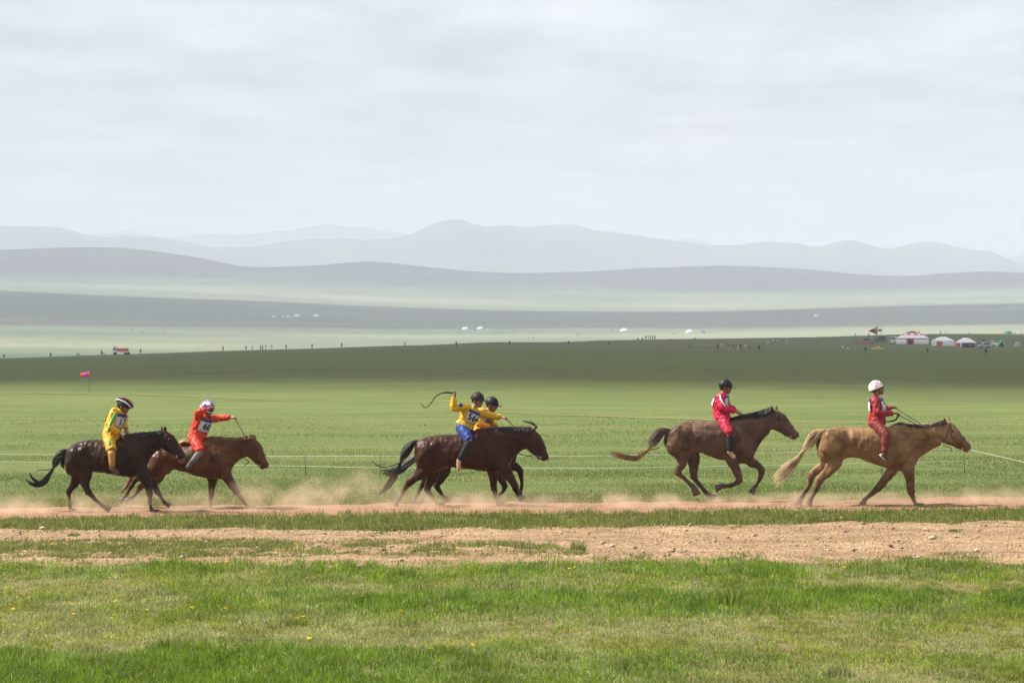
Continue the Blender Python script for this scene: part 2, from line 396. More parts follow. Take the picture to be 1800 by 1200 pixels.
def track_c(x): return 43.75 + (x + 7.9) * 0.172
def track_hw(x, s): return 1.45 + 0.55 * (fbm(np.asarray(x) / 1.3 + 7 * s, np.asarray(x) * 0 + s * 3.1, 4, 11) - 0.5) * 2
def road_far(x): return 40.2 + np.clip((np.asarray(x) + 1.5) / 9, 0, 1) * 2.0 + (fbm(np.asarray(x) / 0.8, np.asarray(x) * 0 + 2.2, 5, 13) - 0.5) * 1.5
def road_near(x): return 34.1 + (fbm(np.asarray(x) / 0.7, np.asarray(x) * 0 + 5.2, 5, 17) - 0.5) * 1.7 + 0.25 * np.clip(np.asarray(x) / 6, 0, 1)
def strip(name, xs, lo, hi, nd, zfun, mtl):
    X = np.repeat(xs[:, None], nd, 1); T = np.linspace(0, 1, nd)[None, :]
    D = lo(xs)[:, None] * (1 - T) + hi(xs)[:, None] * T
    edge = np.minimum(T, 1 - T) * 2
    co = np.stack([X, D, zfun(X, D, edge)], -1).reshape(-1, 3)
    nr, nc = X.shape; i = np.arange(nr - 1)[:, None] * nc + np.arange(nc - 1)[None, :]
    f = np.stack([i, i + nc, i + nc + 1, i + 1], -1).reshape(-1, 4)
    me = bpy.data.meshes.new(name); np_mesh(me, co, f); o = mesh_obj(name, me, mtl); tag(o, kind='structure'); return o
def rough_z(X, D, e):
    rut = -0.02 * np.exp(-((D - 37.0 - 0.08 * X) / 0.35) ** 2) - 0.02 * np.exp(-((D - 39.2 - 0.06 * X) / 0.35) ** 2)
    return 0.006 + np.clip(e * 6, 0, 1) * (0.03 + rut + (fbm(X * 1.5, D * 4, 4, 21) - 0.5) * 0.05 + (fbm(X * 7, D * 9, 2, 22) - 0.5) * 0.06)
xs = np.arange(-16, 16, 0.06)
road = strip('dirt_road', xs, road_near, road_far, 110, rough_z, road_mat)
def track_z(X, D, e): return 0.006 + np.clip(e * 5, 0, 1) * (0.03 + (fbm(X * 2.5, D * 4, 4, 25) - 0.5) * 0.09)
track = strip('race_track', xs, lambda x: track_c(x) - track_hw(x, 0), lambda x: track_c(x) + track_hw(x, 1), 44, track_z, track_mat)
def trail(pts, w):
    pts = catmull([(p[0], p[1], 0) for p in pts], 12); L = []; Rr = []
    g = Geo()
    for i, p in enumerate(pts):
        q = hit(p[0], p[1], 50, 1400); ww = w * q.y / 100 * (0.55 + 0.9 * random.random()) * (0.08 + 0.92 * math.sin(math.pi * min(1, max(0, i / (len(pts) - 1)))) ** 0.6)
        for s in (-1, 1):
            yy = q.y + s * ww; g.v.append((q.x, yy, tz(q.x, yy) + 0.04))
        if i: k = len(g.v); g.f.append((k - 4, k - 3, k - 1, k - 2)); g.m.append(0)
    o = g.build('dirt_trail', road_mat); tag(o, kind='structure')
trail([(-100, 689), (0, 690.5), (120, 692), (250, 694.5), (400, 700), (520, 707)], 0.26)
trail([(820, 722), (900, 726), (1000, 731), (1100, 734), (1200, 737.5), (1330, 741), (1480, 744), (1640, 746), (1900, 748)], 0.22)

# ------------------------------------------------------------------ grass
def blade_material(name, trans=0.55):
    m = bpy.data.materials.new(name); m.use_nodes = True; nt = m.node_tree; b = nt.nodes['Principled BSDF']
    b.inputs['Roughness'].default_value = 0.6; b.inputs['Specular IOR Level'].default_value = 0.25
    at_ = N(nt, 'ShaderNodeVertexColor', layer_name='tint')
    tr = N(nt, 'ShaderNodeBsdfTranslucent'); ms = N(nt, 'ShaderNodeMixShader'); ms.inputs[0].default_value = trans
    nt.links.new(at_.outputs[0], b.inputs['Base Color']); nt.links.new(at_.outputs[0], tr.inputs[0])
    nt.links.new(b.outputs[0], ms.inputs[1]); nt.links.new(tr.outputs[0], ms.inputs[2]); nt.links.new(ms.outputs[0], nt.nodes['Material Output'].inputs[0])
    return m
blade_mat = blade_material('grass_blade')
def in_track(x, d, pad=0.0):
    c = track_c(x); return (d > c - track_hw(x, 0) + pad) & (d < c + track_hw(x, 1) - pad)
def in_road(x, d, pad=0.0): return (d > road_near(x) + pad) & (d < road_far(x) - pad)
def strip_cover(x, d):
    """greenery growing on the left half of the dirt road"""
    px = 900 + FPX * x / d; py = HOR + EYE * FPX / d
    top = np.interp(px, [0, 300, 600, 900, 1000, 1060], [954, 950, 951, 955, 966, 985]); bot = np.interp(px, [0, 250, 600, 1000], [989, 986, 984, 983])
    n = fbm(x / 0.5, d / 0.8, 4, 41); thin = np.interp(px, [0, 350, 600, 1000], [0.95, 0.85, 0.64, 0.54])
    return np.clip((py - top) / 4, 0, 1) * np.clip((bot - py) / 4, 0, 1) * np.clip((thin - n) * 6 + 0.2, 0, 1) * (px < 1060)
def lushness(x, d):
    px = 900 + FPX * x / d; py = HOR + EYE * FPX / d
    wob = (fbm(x / 1.2, d / 3, 3, 51) - 0.5) * 26; q = py + wob
    def band(c, w): return np.exp(-((q - c) / w) ** 2)
    l = band(1062, 26) * np.interp(px, [0, 400, 650, 1800], [0.25, 0.5, 1.0, 1.0]) + band(1004, 14) * 0.75
    l = l + np.clip((q - 1128) / 30, 0, 1) * np.interp(px, [0, 700, 1100, 1500, 1800], [1, 0.95, 0.5, 0.15, 0.2])
    return np.clip(l + (fbm(x / 0.6, d / 1.0, 4, 53) - 0.5) * 1.3, 0, 1)
def blades(name, x, d, h, w, tint, lean=0.5, label='', two=True):
    n = len(x); z0 = terrain(x, d) - 0.004 + (in_road(x, d, 0.05) | in_track(x, d, 0.05)) * 0.03
    a = rng.uniform(0, 2 * math.pi, n); le = h * np.abs(rng.normal(0, lean, n)); dx = np.cos(a) * le; dy = np.sin(a) * le
    b = rng.uniform(-0.9, 0.9, n); wx = np.cos(b) * w / 2; wy = np.sin(b) * w / 2
    base = np.stack([x, d, z0], -1); W = np.stack([wx, wy, wx * 0], -1)
    tip = base + np.stack([dx, dy, np.sqrt(np.maximum(h * h - le * le * 0.6, 0.1 * h * h))], -1)
    if two:
        mid = base + np.stack([dx * 0.3, dy * 0.3, 0.55 * h], -1)
        co = np.stack([base - W, base + W, mid + W * 0.75, mid - W * 0.75, tip], 1).reshape(-1, 3); k = 5
        i = np.arange(n)[:, None] * 5
        f = np.concatenate([i + [0, 1, 2], i + [0, 2, 3], i + [3, 2, 4]])
    else:
        co = np.stack([base - W, base + W, tip], 1).reshape(-1, 3); k = 3
        f = np.arange(n)[:, None] * 3 + [0, 1, 2]
    me = bpy.data.meshes.new(name); np_mesh(me, co, f)
    ca = me.color_attributes.new('tint', 'FLOAT_COLOR', 'POINT')
    ca.data.foreach_set('color', np.repeat(np.concatenate([tint, np.ones((n, 1))], 1), k, 0).astype(np.float32).ravel())
    o = mesh_obj(name, me, blade_mat); tag(o, label, 'grass', kind='stuff'); return o
def lerp(a, b, t): return np.array(a)[None, :] * (1 - t[:, None]) + np.array(b)[None, :] * t[:, None]
def foreground_grass(n):
    u = rng.random(n); d = 21.0 / (1 - u * (1 - 21.0 / 47.5))   # denser towards the camera
    x = (rng.random(n) - 0.5) * d * 0.40
    lush = lushness(x, d); tr = in_track(x, d, 0.12); ro = in_road(x, d, 0.1); sc = strip_cover(x, d)
    fg = d < 34.6; edge = np.minimum(np.abs(d - road_near(x)), np.abs(d - road_far(x))); creep = np.clip(1 - edge / 1.1, 0, 1) * np.clip((fbm(x / 0.22, d / 0.4, 3, 43) - 0.5) * 7, 0, 1)
    keepp = np.where(tr, 0.0, np.where(ro, np.maximum(np.maximum(sc * 0.8, creep * 0.7), 0.004), 1.0))
    bare = fbm(x / 0.35, d / 0.9, 4, 61); keepp = keepp * np.where(fg, np.clip((0.76 - bare) * 9, 0.25, 1) * (0.72 + 0.28 * lush), 0.9)
    k = rng.random(n) < keepp; x, d, lush, ro, fg = x[k], d[k], lush[k], ro[k], fg[k]; m = len(x)
    clump = fbm(x / 0.12, d / 0.2, 3, 63)
    kk = ro | (rng.random(m) < np.clip((clump - 0.27) * 3.6, 0.06, 1)); x, d, lush, ro, fg, clump = x[kk], d[kk], lush[kk], ro[kk], fg[kk], clump[kk]; m = len(x)
    h = (0.035 + 0.058 * lush) * (0.4 + 1.2 * clump) * rng.uniform(0.6, 1.35, m)
    h = np.where(ro, 0.05 * (0.4 + 1.2 * clump) * rng.uniform(0.5, 1.4, m), h); h = np.where(~fg & ~ro, rng.uniform(0.035, 0.10, m) * (0.4 + 1.2 * clump), h)
    w = rng.uniform(0.003, 0.0065, m) * (0.8 + 0.02 * d)
    pale = fbm(x / 0.5 + 9, d / 1.1, 4, 67)
    t = lerp((0.235, 0.255, 0.045), (0.15, 0.235, 0.009), np.clip(lush * 1.15, 0, 1))
    silver = (rng.random(m) < np.clip((pale - 0.33) * 2.4, 0.06, 0.65) * (1 - 0.7 * lush))
    t = np.where(silver[:, None], np.array((0.29, 0.31, 0.14))[None, :], t)
    t = np.where((~fg)[:, None], np.array((0.13, 0.155, 0.03))[None, :], t)
    deep = rng.random(m) < 0.06 + 0.44 * lush; t = np.where(deep[:, None], np.array((0.075, 0.15, 0.012))[None, :], t)
    dry = rng.random(m) < 0.05; t = np.where(dry[:, None], np.array((0.34, 0.28, 0.14))[None, :], t)
    t = t * rng.uniform(0.55, 1.55, m)[:, None] * (0.6 + 0.8 * fbm(x / 0.3, d / 0.5, 3, 69))[:, None]
    return blades('foreground_grass', x, d, h, w, t, 1.0, 'tufty green grass and silvery herbs of the foreground verge')
foreground_grass(1080000)
def meadow_grass(n):
    u = rng.random(n); d = 45.0 / (1 - u * (1 - 45.0 / 105)); x = (rng.random(n) - 0.5) * d * 0.40
    tr = in_track(x, d, 0.1); c = track_c(x); ok = (~tr) & (d > c)
    x, d = x[ok], d[ok]; m = len(x)
    patch = fbm(x / 3.5, d / 3.0, 5, 71); k = rng.random(m) < np.clip((patch - 0.3) * 3.5, 0.25, 1) * np.clip((105 - d) / 50, 0, 1); x, d, patch = x[k], d[k], patch[k]; m = len(x)
    h = rng.uniform(0.02, 0.05, m) * (0.5 + 0.9 * patch); w = rng.uniform(0.008, 0.016, m) * d / 55
    t = lerp((0.165, 0.17, 0.06), (0.10, 0.14, 0.034), np.clip((patch - 0.3) * 2.4, 0, 1)) * rng.uniform(0.75, 1.3, m)[:, None]
    return blades('meadow_grass', x, d, h, w, t, 0.5, 'short sunlit grass of the meadow behind the race track', two=False)
meadow_grass(260000)

# pebbles and clods on the road
def gravel(n):
    x = rng.uniform(-9, 9, n); d = rng.uniform(33.7, 42.3, n); k = in_road(x, d, 0.02); x, d = x[k], d[k]
    n = len(x); s = np.where(rng.random(n) < 0.09, np.clip(rng.lognormal(-4.1, 0.45, n), 0.008, 0.06), rng.uniform(0.003, 0.009, n))
    oc = np.array([(1, 0, 0), (0, 1, 0), (-1, 0, 0), (0, -1, 0), (0, 0, 0.5), (0, 0, -0.5)], float)
    fo = np.array([(0, 1, 4), (1, 2, 4), (2, 3, 4), (3, 0, 4), (1, 0, 5), (2, 1, 5), (3, 2, 5), (0, 3, 5)])
    co = oc[None] * s[:, None, None] * rng.uniform(0.6, 1.4, (n, 6, 3)); z = 0.036 + (fbm(x * 1.5, d * 4, 4, 21) - 0.5) * 0.05 + (fbm(x * 7, d * 9, 2, 22) - 0.5) * 0.06
    co = co + np.stack([x, d, z + s * 0.3], -1)[:, None, :]
    f = (fo[None] + np.arange(n)[:, None, None] * 6).reshape(-1, 3)
    me = bpy.data.meshes.new('gravel'); np_mesh(me, co.reshape(-1, 3), f)
    o = mesh_obj('gravel', me, mat('gravel_stone', (0.11, 0.065, 0.04), 0.9, 0.2, col2=(0.46, 0.36, 0.27), vscale=3.0), smooth=False)
    tag(o, 'loose pebbles and clods scattered over the dirt road', 'gravel', kind='stuff')
gravel(14000)

# ------------------------------------------------------------------ air and clouds
HAZE_TOP = 790.0
def haze(density, col):
    g = Geo().box((0, 10500, (HAZE_TOP - 40) / 2), (30000, 23400, HAZE_TOP + 40))
    m = bpy.data.materials.new('haze'); m.use_nodes = True; nt = m.node_tree; nt.nodes.clear()
    o_ = N(nt, 'ShaderNodeOutputMaterial'); v = N(nt, 'ShaderNodeVolumePrincipled')
    v.inputs['Color'].default_value = (*col, 1); v.inputs['Density'].default_value = density; v.inputs['Anisotropy'].default_value = 0.0
    nt.links.new(v.outputs[0], o_.inputs['Volume']); m.cycles.homogeneous_volume = True
    o = g.build('haze', m, smooth=False); tag(o, 'pale blue summer haze filling the valley', 'haze', kind='stuff')
haze(1.45e-4, (0.775, 0.822, 0.965))

cloud_mat = mat('cloud_vapour', (0.9, 0.9, 0.92), 1.0, 0.0, trans=0.5)
def thin_edges(m):
    """vapour thins out towards the rim of a cloud"""
    nt = m.node_tree; out = nt.nodes['Material Output']; src = out.inputs[0].links[0].from_socket
    a = N(nt, 'ShaderNodeAttribute', attribute_name='thick'); tr = N(nt, 'ShaderNodeBsdfTransparent'); ms = N(nt, 'ShaderNodeMixShader')
    nt.links.new(a.outputs['Fac'], ms.inputs[0]); nt.links.new(tr.outputs[0], ms.inputs[1]); nt.links.new(src, ms.inputs[2]); nt.links.new(ms.outputs[0], out.inputs[0])
thin_edges(cloud_mat)
def cloud(shadow, half, alt, power=4, rough=0.5, n=90, seed=0, skew=0.0, soft=0.5):
    """a flat-bottomed cumulus whose shade falls on the given stretch of ground"""
    t = alt / math.tan(R(SUN_EL)); cx, cy = shadow[0] + SUN_H.x * t, shadow[1] + SUN_H.y * t
    g = Geo(); ax, ay = half; u = np.linspace(-1.25, 1.25, n); U, V = np.meshgrid(u, u, indexing='ij')
    F = 1 - (np.abs(U) ** power + np.abs(V) ** power) + (fbm(U * 2.2 + seed, V * 2.2, 4, 81 + seed) - 0.5) * rough
    th = 0.16 * min(ax, ay) + 60; ok = F > 0; idx = -np.ones((2,) + F.shape, int)
    lump = 0.6 + 0.8 * fbm(U * 5 + seed, V * 5, 4, 91 + seed)
    tk = []
    for s in (0, 1):
        for i, j in zip(*np.nonzero(ok)):
            f = math.sqrt(max(F[i, j], 0)); z = alt + (th * f * lump[i, j] if s else -0.12 * th * f * lump[i, j])
            idx[s, i, j] = len(g.v); g.v.append((cx + U[i, j] * ax, cy + V[i, j] * ay + skew * U[i, j] * ax, z + (2 if s else 0))); tk.append(min(1.0, max(F[i, j], 0) / soft) ** 1.3)
    for i in range(n - 1):
        for j in range(n - 1):
            if ok[i, j] and ok[i + 1, j] and ok[i, j + 1] and ok[i + 1, j + 1]:
                for s in (0, 1):
                    q = (idx[s, i, j], idx[s, i + 1, j], idx[s, i + 1, j + 1], idx[s, i, j + 1])
                    g.f.append(q if s else q[::-1]); g.m.append(0)
    me = g.mesh('cloud'); at_ = me.attributes.new('thick', 'FLOAT', 'POINT'); at_.data.foreach_set('value', np.array(tk, np.float32)); o = mesh_obj('cloud', me, cloud_mat); tag(o, kind='structure')
cloud((0, 855), (1900, 735), 1250, power=8, rough=0.3, n=200, seed=1, skew=-0.7, soft=0.55)       # over the near ridge
cloud((0, 4250), (9000, 960), 2300, power=6, rough=1.1, n=120, seed=2, soft=0.9)         # over the foothills
cloud((900, 7900), (12000, 1150), 2500, power=6, rough=1.1, n=120, seed=3, soft=0.9)     # over the dark ridge

# ------------------------------------------------------------------ horses
class View:
    """a side drawing of one horse: (u, v) drawing units -> metres from a point on the ground under it"""
    def __init__(s, ox, oy, zs, D, u0):
        s.ox, s.oy, s.zs, s.D, s.u0 = ox, oy, zs, D, u0
        s.K = zs * FPX / D                                   # drawing units per metre
        s.vg = (HOR + EYE * FPX / D - oy) * zs               # ground line
        s.loc = Vector(((ox + u0 / zs - 900) / FPX * D, D, 0))
    def p(s, u, v, y=0.0): return ((u - s.u0) / s.K, y, (s.vg - v) / s.K)
    def r(s, q): return q / s.K

def coat_material(name, c1, c2, dust, rough=0.42, points=0.0):
    m = bpy.data.materials.new(name); m.use_nodes = True; nt = m.node_tree; b = nt.nodes['Principled BSDF']
    b.inputs['Specular IOR Level'].default_value = 0.13
    tcn = N(nt, 'ShaderNodeTexCoord')
    n1 = N(nt, 'ShaderNodeTexNoise'); n1.inputs['Scale'].default_value = 4.5; n1.inputs['Detail'].default_value = 6; nt.links.new(tcn.outputs['Object'], n1.inputs['Vector'])
    r1 = N(nt, 'ShaderNodeValToRGB'); nt.links.new(n1.outputs[0], r1.inputs[0])
    r1.color_ramp.elements[0].position = 0.35; r1.color_ramp.elements[0].color = (*c1, 1)
    r1.color_ramp.elements[1].position = 0.68; r1.color_ramp.elements[1].color = (*c2, 1)
    # dried sweat and dust lie in blotches on the coat
    n2 = N(nt, 'ShaderNodeTexNoise'); n2.inputs['Scale'].default_value = 7; n2.inputs['Detail'].default_value = 8; n2.inputs['Roughness'].default_value = 0.7
    nt.links.new(tcn.outputs['Object'], n2.inputs['Vector'])
    mr = N(nt, 'ShaderNodeMapRange'); nt.links.new(n2.outputs[0], mr.inputs[0]); mr.inputs[1].default_value = 0.42; mr.inputs[2].default_value = 0.8; mr.inputs[3].default_value = 0.0; mr.inputs[4].default_value = dust
    mx = N(nt, 'ShaderNodeMix', data_type='RGBA'); nt.links.new(mr.outputs[0], mx.inputs[0]); nt.links.new(r1.outputs[0], mx.inputs[6]); mx.inputs[7].default_value = (0.28, 0.17, 0.095, 1)
    # darker points: the lower legs of these coats are nearly black-brown
    sz = N(nt, 'ShaderNodeSeparateXYZ'); nt.links.new(tcn.outputs['Object'], sz.inputs[0])
    lg = N(nt, 'ShaderNodeMapRange', interpolation_type='SMOOTHSTEP'); nt.links.new(sz.outputs[2], lg.inputs[0]); lg.inputs[1].default_value = 0.25; lg.inputs[2].default_value = 0.72; lg.inputs[3].default_value = points; lg.inputs[4].default_value = 0.0
    mp_ = N(nt, 'ShaderNodeMix', data_type='RGBA'); nt.links.new(lg.outputs[0], mp_.inputs[0]); nt.links.new(mx.outputs[2], mp_.inputs[6]); mp_.inputs[7].default_value = (0.052, 0.025, 0.013, 1)
    nt.links.new(mp_.outputs[2], b.inputs['Base Color'])
    rr = N(nt, 'ShaderNodeMapRange'); nt.links.new(n1.outputs[0], rr.inputs[0]); rr.inputs[1].default_value = 0.38; rr.inputs[2].default_value = 0.62; rr.inputs[3].default_value = rough - 0.07; rr.inputs[4].default_value = rough + 0.15
    nt.links.new(rr.outputs[0], b.inputs['Roughness'])
    # ribs and veins under the skin
    mp = N(nt, 'ShaderNodeMapping'); mp.inputs['Scale'].default_value = (1.0, 0.3, 0.28); mp.inputs['Rotation'].default_value = (0, R(14), 0); nt.links.new(tcn.outputs['Object'], mp.inputs[0])
    n3 = N(nt, 'ShaderNodeTexNoise'); n3.inputs['Scale'].default_value = 8; n3.inputs['Detail'].default_value = 2; nt.links.new(mp.outputs[0], n3.inputs['Vector'])
    bp = N(nt, 'ShaderNodeBump'); bp.inputs['Strength'].default_value = 0.9; bp.inputs['Distance'].default_value = 0.045
    nt.links.new(n3.outputs[0], bp.inputs['Height'])
    n4 = N(nt, 'ShaderNodeTexNoise'); n4.inputs['Scale'].default_value = 38; nt.links.new(tcn.outputs['Object'], n4.inputs['Vector'])
    bp2 = N(nt, 'ShaderNodeBump'); bp2.inputs['Strength'].default_value = 0.5; bp2.inputs['Distance'].default_value = 0.007
    nt.links.new(n4.outputs[0], bp2.inputs['Height']); nt.links.new(bp.outputs[0], bp2.inputs['Normal']); nt.links.new(bp2.outputs[0], b.inputs['Normal'])
    return m
leather = mat('bridle_leather', (0.05, 0.028, 0.016), 0.6, 0.3)
hoof_mat = mat('hoof_horn', (0.07, 0.05, 0.04), 0.6, 0.3, var=0.3)
eye_mat = mat('eye_dark', (0.006, 0.004, 0.004), 0.12, 0.6)
nostril_mat = mat('nostril_dark', (0.02, 0.012, 0.012), 0.6, 0.3)

def strands(g, path, rad, n, spread_end, mat_=0, r=0.004, curl=0.03, seg=3):
    """hair: n thin locks following a path inside a varying radius"""
    P = catmull(path, seg); m = len(P)
    for k in range(n):
        a = random.uniform(0, 6.28); q = math.sqrt(random.random()); L = random.uniform(0.72, 1.0); ph = random.uniform(0, 6.28); yo = random.uniform(-0.7, 0.7)
        pts = []
        for i in range(int(m * L)):
            p = P[i]; t = i / (m - 1); w = p[3]
            pts.append((p[0] + math.cos(a) * q * w + curl * t * math.sin(3 * t + ph) * spread_end, p[1] + yo * w + curl * t * math.cos(2 * t + ph), p[2] + math.sin(a) * q * w + curl * t * math.cos(4 * t + ph) * spread_end, r * (1.05 - 0.8 * t)))
        if len(pts) > 2: g.tube(pts, n=3, mat=mat_, cap=False)

def horse(V, d, label, coat, mane_mat, tail_mats):
    root = empty('horse', V.loc); tag(root, label, 'horse', 'race horses galloping along the track')
    g = Geo()
    # trunk and neck as one row of upright sections
    T = d['trunk']; rings = []
    wl = (T[0][0], T[2][0], T[4][0], T[6][0], T[8][0], T[10][0], T[-1][0])
    TS = [q * np.array((1, 1, 1, np.interp(q[0], wl, (1.0, 0.95, 0.86, 1.04, 0.98, 0.92, 1.0)))) for q in catmull(T, 3)]
    for (u, top, bot, hw) in TS:
        c = (top + bot) / 2; a = abs(bot - top) / 2; ring = []
        for j in range(20):
            th = 2 * math.pi * j / 20; cs, sn = math.cos(th), math.sin(th)
            e = 0.86; x_ = math.copysign(abs(sn) ** e, sn); z_ = math.copysign(abs(cs) ** e, cs)
            egg = 1.0 - 0.10 * max(z_, 0) ** 2
            q = V.p(u, c - a * z_); ring.append((q[0], hw * x_ * egg, q[2]))
        rings.append(ring)
    g.ring_loft(rings)
    # head
    H = d['head']; pts = catmull([V.p(h[0], h[1]) + (V.r(h[2]), h[3]) for h in H], 4)
    rings = []
    for i, h in enumerate(pts):
        a = pts[max(i - 1, 0)]; b = pts[min(i + 1, len(pts) - 1)]
        t = Vector((b[0] - a[0], 0, b[2] - a[2])).normalized(); nrm = Vector((-t.z, 0, t.x))
        ring = []
        for j in range(14):
            th = 2 * math.pi * j / 14
            lw = h[4] * (1 - 0.22 * max(-math.cos(th), 0))
            ring.append(Vector((h[0], 0, h[2])) + nrm * (h[3] * math.cos(th)) + Vector((0, lw * math.sin(th), 0)))
        rings.append(ring)
    g.ring_loft(rings)
    h0, h1, h2, h3, h4 = [Vector(V.p(h[0], h[1])) for h in H[:5]]
    ax = (h4 - h0).normalized(); up = Vector((-ax.z, 0, ax.x))
    jaw = h0 + ax * 0.05 - up * V.r(H[0][2]) * 0.45
    for s in (-1, 1): g.ball(jaw + Vector((0, s * 0.045, 0)), (0.075, 0.035, 0.075))
    # brow, cheek ridge and muzzle
    for s in (-1, 1):
        g.ball(h1 + up * V.r(H[1][2]) * 0.48 + Vector((0, s * 0.062, 0)), (0.045, 0.026, 0.03))
        g.ball(h4 + Vector((0, s * 0.03, 0)), (0.045, 0.03, 0.04))
    # haunch, stifle, shoulder and forearm muscle on both sides
    hip, sh = d['hip'], d['shoulder']
    for s in (-1, 1):
        g.ball(V.p(hip[0], hip[1], s * 0.12), (V.r(88), 0.125, V.r(140)), rot=Matrix.Rotation(R(14), 3, 'Y'))
        g.ball(V.p(hip[0] + 70, hip[1] - 72, s * 0.12), (V.r(80), 0.10, V.r(66)), rot=Matrix.Rotation(R(-25), 3, 'Y'))
        g.ball(V.p(hip[0] + 60, hip[1] + 40, s * 0.11), (V.r(56), 0.11, V.r(62)))
        g.ball(V.p(sh[0], sh[1] - 5, s * 0.11), (V.r(72), 0.11, V.r(135)), rot=Matrix.Rotation(R(-20), 3, 'Y'))
        g.ball(V.p(sh[0] - 40, sh[1] + 70, s * 0.105), (V.r(95), 0.105, V.r(85)))
    # withers of the neck run on into the head
    nk = T[-1]; hc = H[0]
    for f in (0.0, 0.5, 1.0):
        g.ball(V.p(nk[0] + (hc[0] - nk[0]) * f, (nk[1] + nk[2]) / 2 + (hc[1] - (nk[1] + nk[2]) / 2) * f), (0.06, 0.07, V.r((nk[2] - nk[1]) / 2) * (1 - 0.1 * f)), rot=Matrix.Rotation(R(10 + 18 * f), 3, 'Y'))
    # legs
    hooves = []
    for leg in d['legs']:
        y = leg['y']; L = [V.p(q[0], q[1], y * (0.5, 0.82, 0.97, 1, 1, 1, 1)[i]) + (V.r(q[2]) * (0.8, 1.0, 1.04, 1.06, 1.12, 1.14, 1.1)[i],) for i, q in enumerate(leg['p'])]
        g.tube(L, n=12, smooth=4, lat=0.78)
        # knobs of the joints
        k = L[leg.get('joint', 2)]; g.ball(k[:3], (k[3] * 1.12, k[3] * 0.95, k[3] * 1.15), n=10, m=6)
        a = Vector(L[-1][:3]); b = Vector(V.p(*leg['hoof'], y)); hooves.append((a, b, L[-1][3]))
    # ears
    for (bu, bv, tu, tv, s) in d['ears']:
        b0 = Vector(V.p(bu, bv, s * 0.045)); t0 = Vector(V.p(tu, tv, s * 0.065)); mi = b0.lerp(t0, 0.45)
        g.tube([(*(b0 - (t0 - b0) * 0.3), 0.02), (*b0, 0.024), (*mi, 0.027), (*b0.lerp(t0, 0.8), 0.017), (*t0, 0.006)], n=8, smooth=2)
    g.fused('body', coat, root, voxel=0.0125, iters=7, wrinkle=0.0105, wl=0.16, seed=V.u0 * 0.01)
    for a, b, r in hooves:
        t = (b - a).normalized(); hl = max((b - a).length, 0.05)
        e = a + t * hl
        # a wedge that widens towards the ground and leans forward at the toe
        h = Geo(); fw = Vector((1, 0, 0)); fw = (fw - t * fw.dot(t)); fw = fw.normalized() if fw.length > 0.2 else Vector((0, 0, 1))
        rings = []
        for q, w, sft in ((-0.15, 0.8, 0.0), (0.35, 1.02, 0.006), (0.72, 1.22, 0.012), (1.0, 1.36, 0.018)):
            c = a + t * (hl * q) + fw * sft
            sd = t.cross(fw)
            rings.append([c + fw * (r * w * 1.15 * math.cos(2 * math.pi * j / 12)) + sd * (r * w * 0.95 * math.sin(2 * math.pi * j / 12)) for j in range(12)])
        h.ring_loft(rings); h.build('hoof', hoof_mat, root, recalc=True)
    for s in (-1, 1):
        e = h1.lerp(h0, 0.25) + up * V.r(H[1][2]) * 0.45 + Vector((0, s * 0.083, 0))
        Geo().ball(e, (0.02, 0.012, 0.016), n=10, m=6).build('eye', eye_mat, root)
        Geo().ball(h4 + ax * 0.035 + up * 0.018 + Vector((0, s * 0.043, 0)), (0.014, 0.012, 0.018), n=8, m=5).build('nostril', nostril_mat, root)
    # mane along the crest
    g = Geo(); cr = catmull([V.p(*q) for q in d['crest']], 6)
    for i in range(len(cr) * d.get('mane_n', 22)):
        t = random.random() * (len(cr) - 1.001); i0 = int(t); f = t - i0
        p = Vector(cr[i0]).lerp(Vector(cr[i0 + 1]), f); L = random.uniform(0.6, 1.2) * d.get('mane', 0.09); s = random.choice((-1, -1, 1))
        back = random.uniform(-0.2, 0.9)
        q0 = p + Vector((0, random.uniform(-0.025, 0.025), -0.035))
        q1 = q0 + Vector((-0.25 * L * back, s * 0.02, 0.35 * L)); q2 = q0 + Vector((-0.55 * L * back, s * 0.05, 0.25 * L - 0.01)); q3 = q0 + Vector((-0.8 * L * back, s * 0.075, -0.45 * L))
        g.tube([(*q0, 0.007), (*q1, 0.007), (*q2, 0.006), (*q3, 0.002)], n=3, cap=False)
    for lock in d.get('forelock', []):
        strands(g, [V.p(q[0], q[1]) + (V.r(q[2]),) for q in lock], 0, 26, 0.4, r=0.004, curl=0.02)
    g.build('mane', mane_mat, root)
    # tail
    g = Geo()
    for k, path in enumerate(d['tail']):
        strands(g, [V.p(q[0], q[1], 0.0) + (V.r(q[2]),) for q in path['p']], 0, path.get('n', 130), path.get('wild', 0.6), mat_=path.get('m', 0), r=path.get('r', 0.0045), curl=path.get('curl', 0.03), seg=5)
    g.build('tail', tail_mats, root)
    # bridle: noseband, cheek strap, throat strap and crown, then the bit rings
    g = Geo()
    def band(c, ra, rb, axis, r=0.008):
        a = Vector((-axis.z, 0, axis.x)); pts = []
        for j in range(17):
            th = 2 * math.pi * j / 16; pts.append((*(c + a * ra * math.cos(th) + Vector((0, rb * math.sin(th), 0))), r))
        g.tube(pts, n=5, cap=False)
    m3 = h2.lerp(h3, 0.6); band(m3, V.r(H[3][2]) * 1.12 + 0.008, H[3][3] * 1.06 + 0.006, ax)
    band(h0 + ax * 0.02 + up * 0.0, V.r(H[0][2]) * 1.04, H[0][3] * 1.22, (ax + up * 0.35).normalized(), 0.007)
    for s in (-1, 1):
        a = h0 + up * V.r(H[0][2]) * 0.8 + Vector((0, s * 0.06, 0)); c = m3 - up * V.r(H[3][2]) * 0.35 + Vector((0, s * (H[3][3] * 1.02), 0))
        mid = h1 + Vector((0, s * (H[1][3] * 1.08), 0)) - up * 0.01
        g.tube([(*a, 0.007), (*mid, 0.007), (*c, 0.007)], n=5, smooth=4)
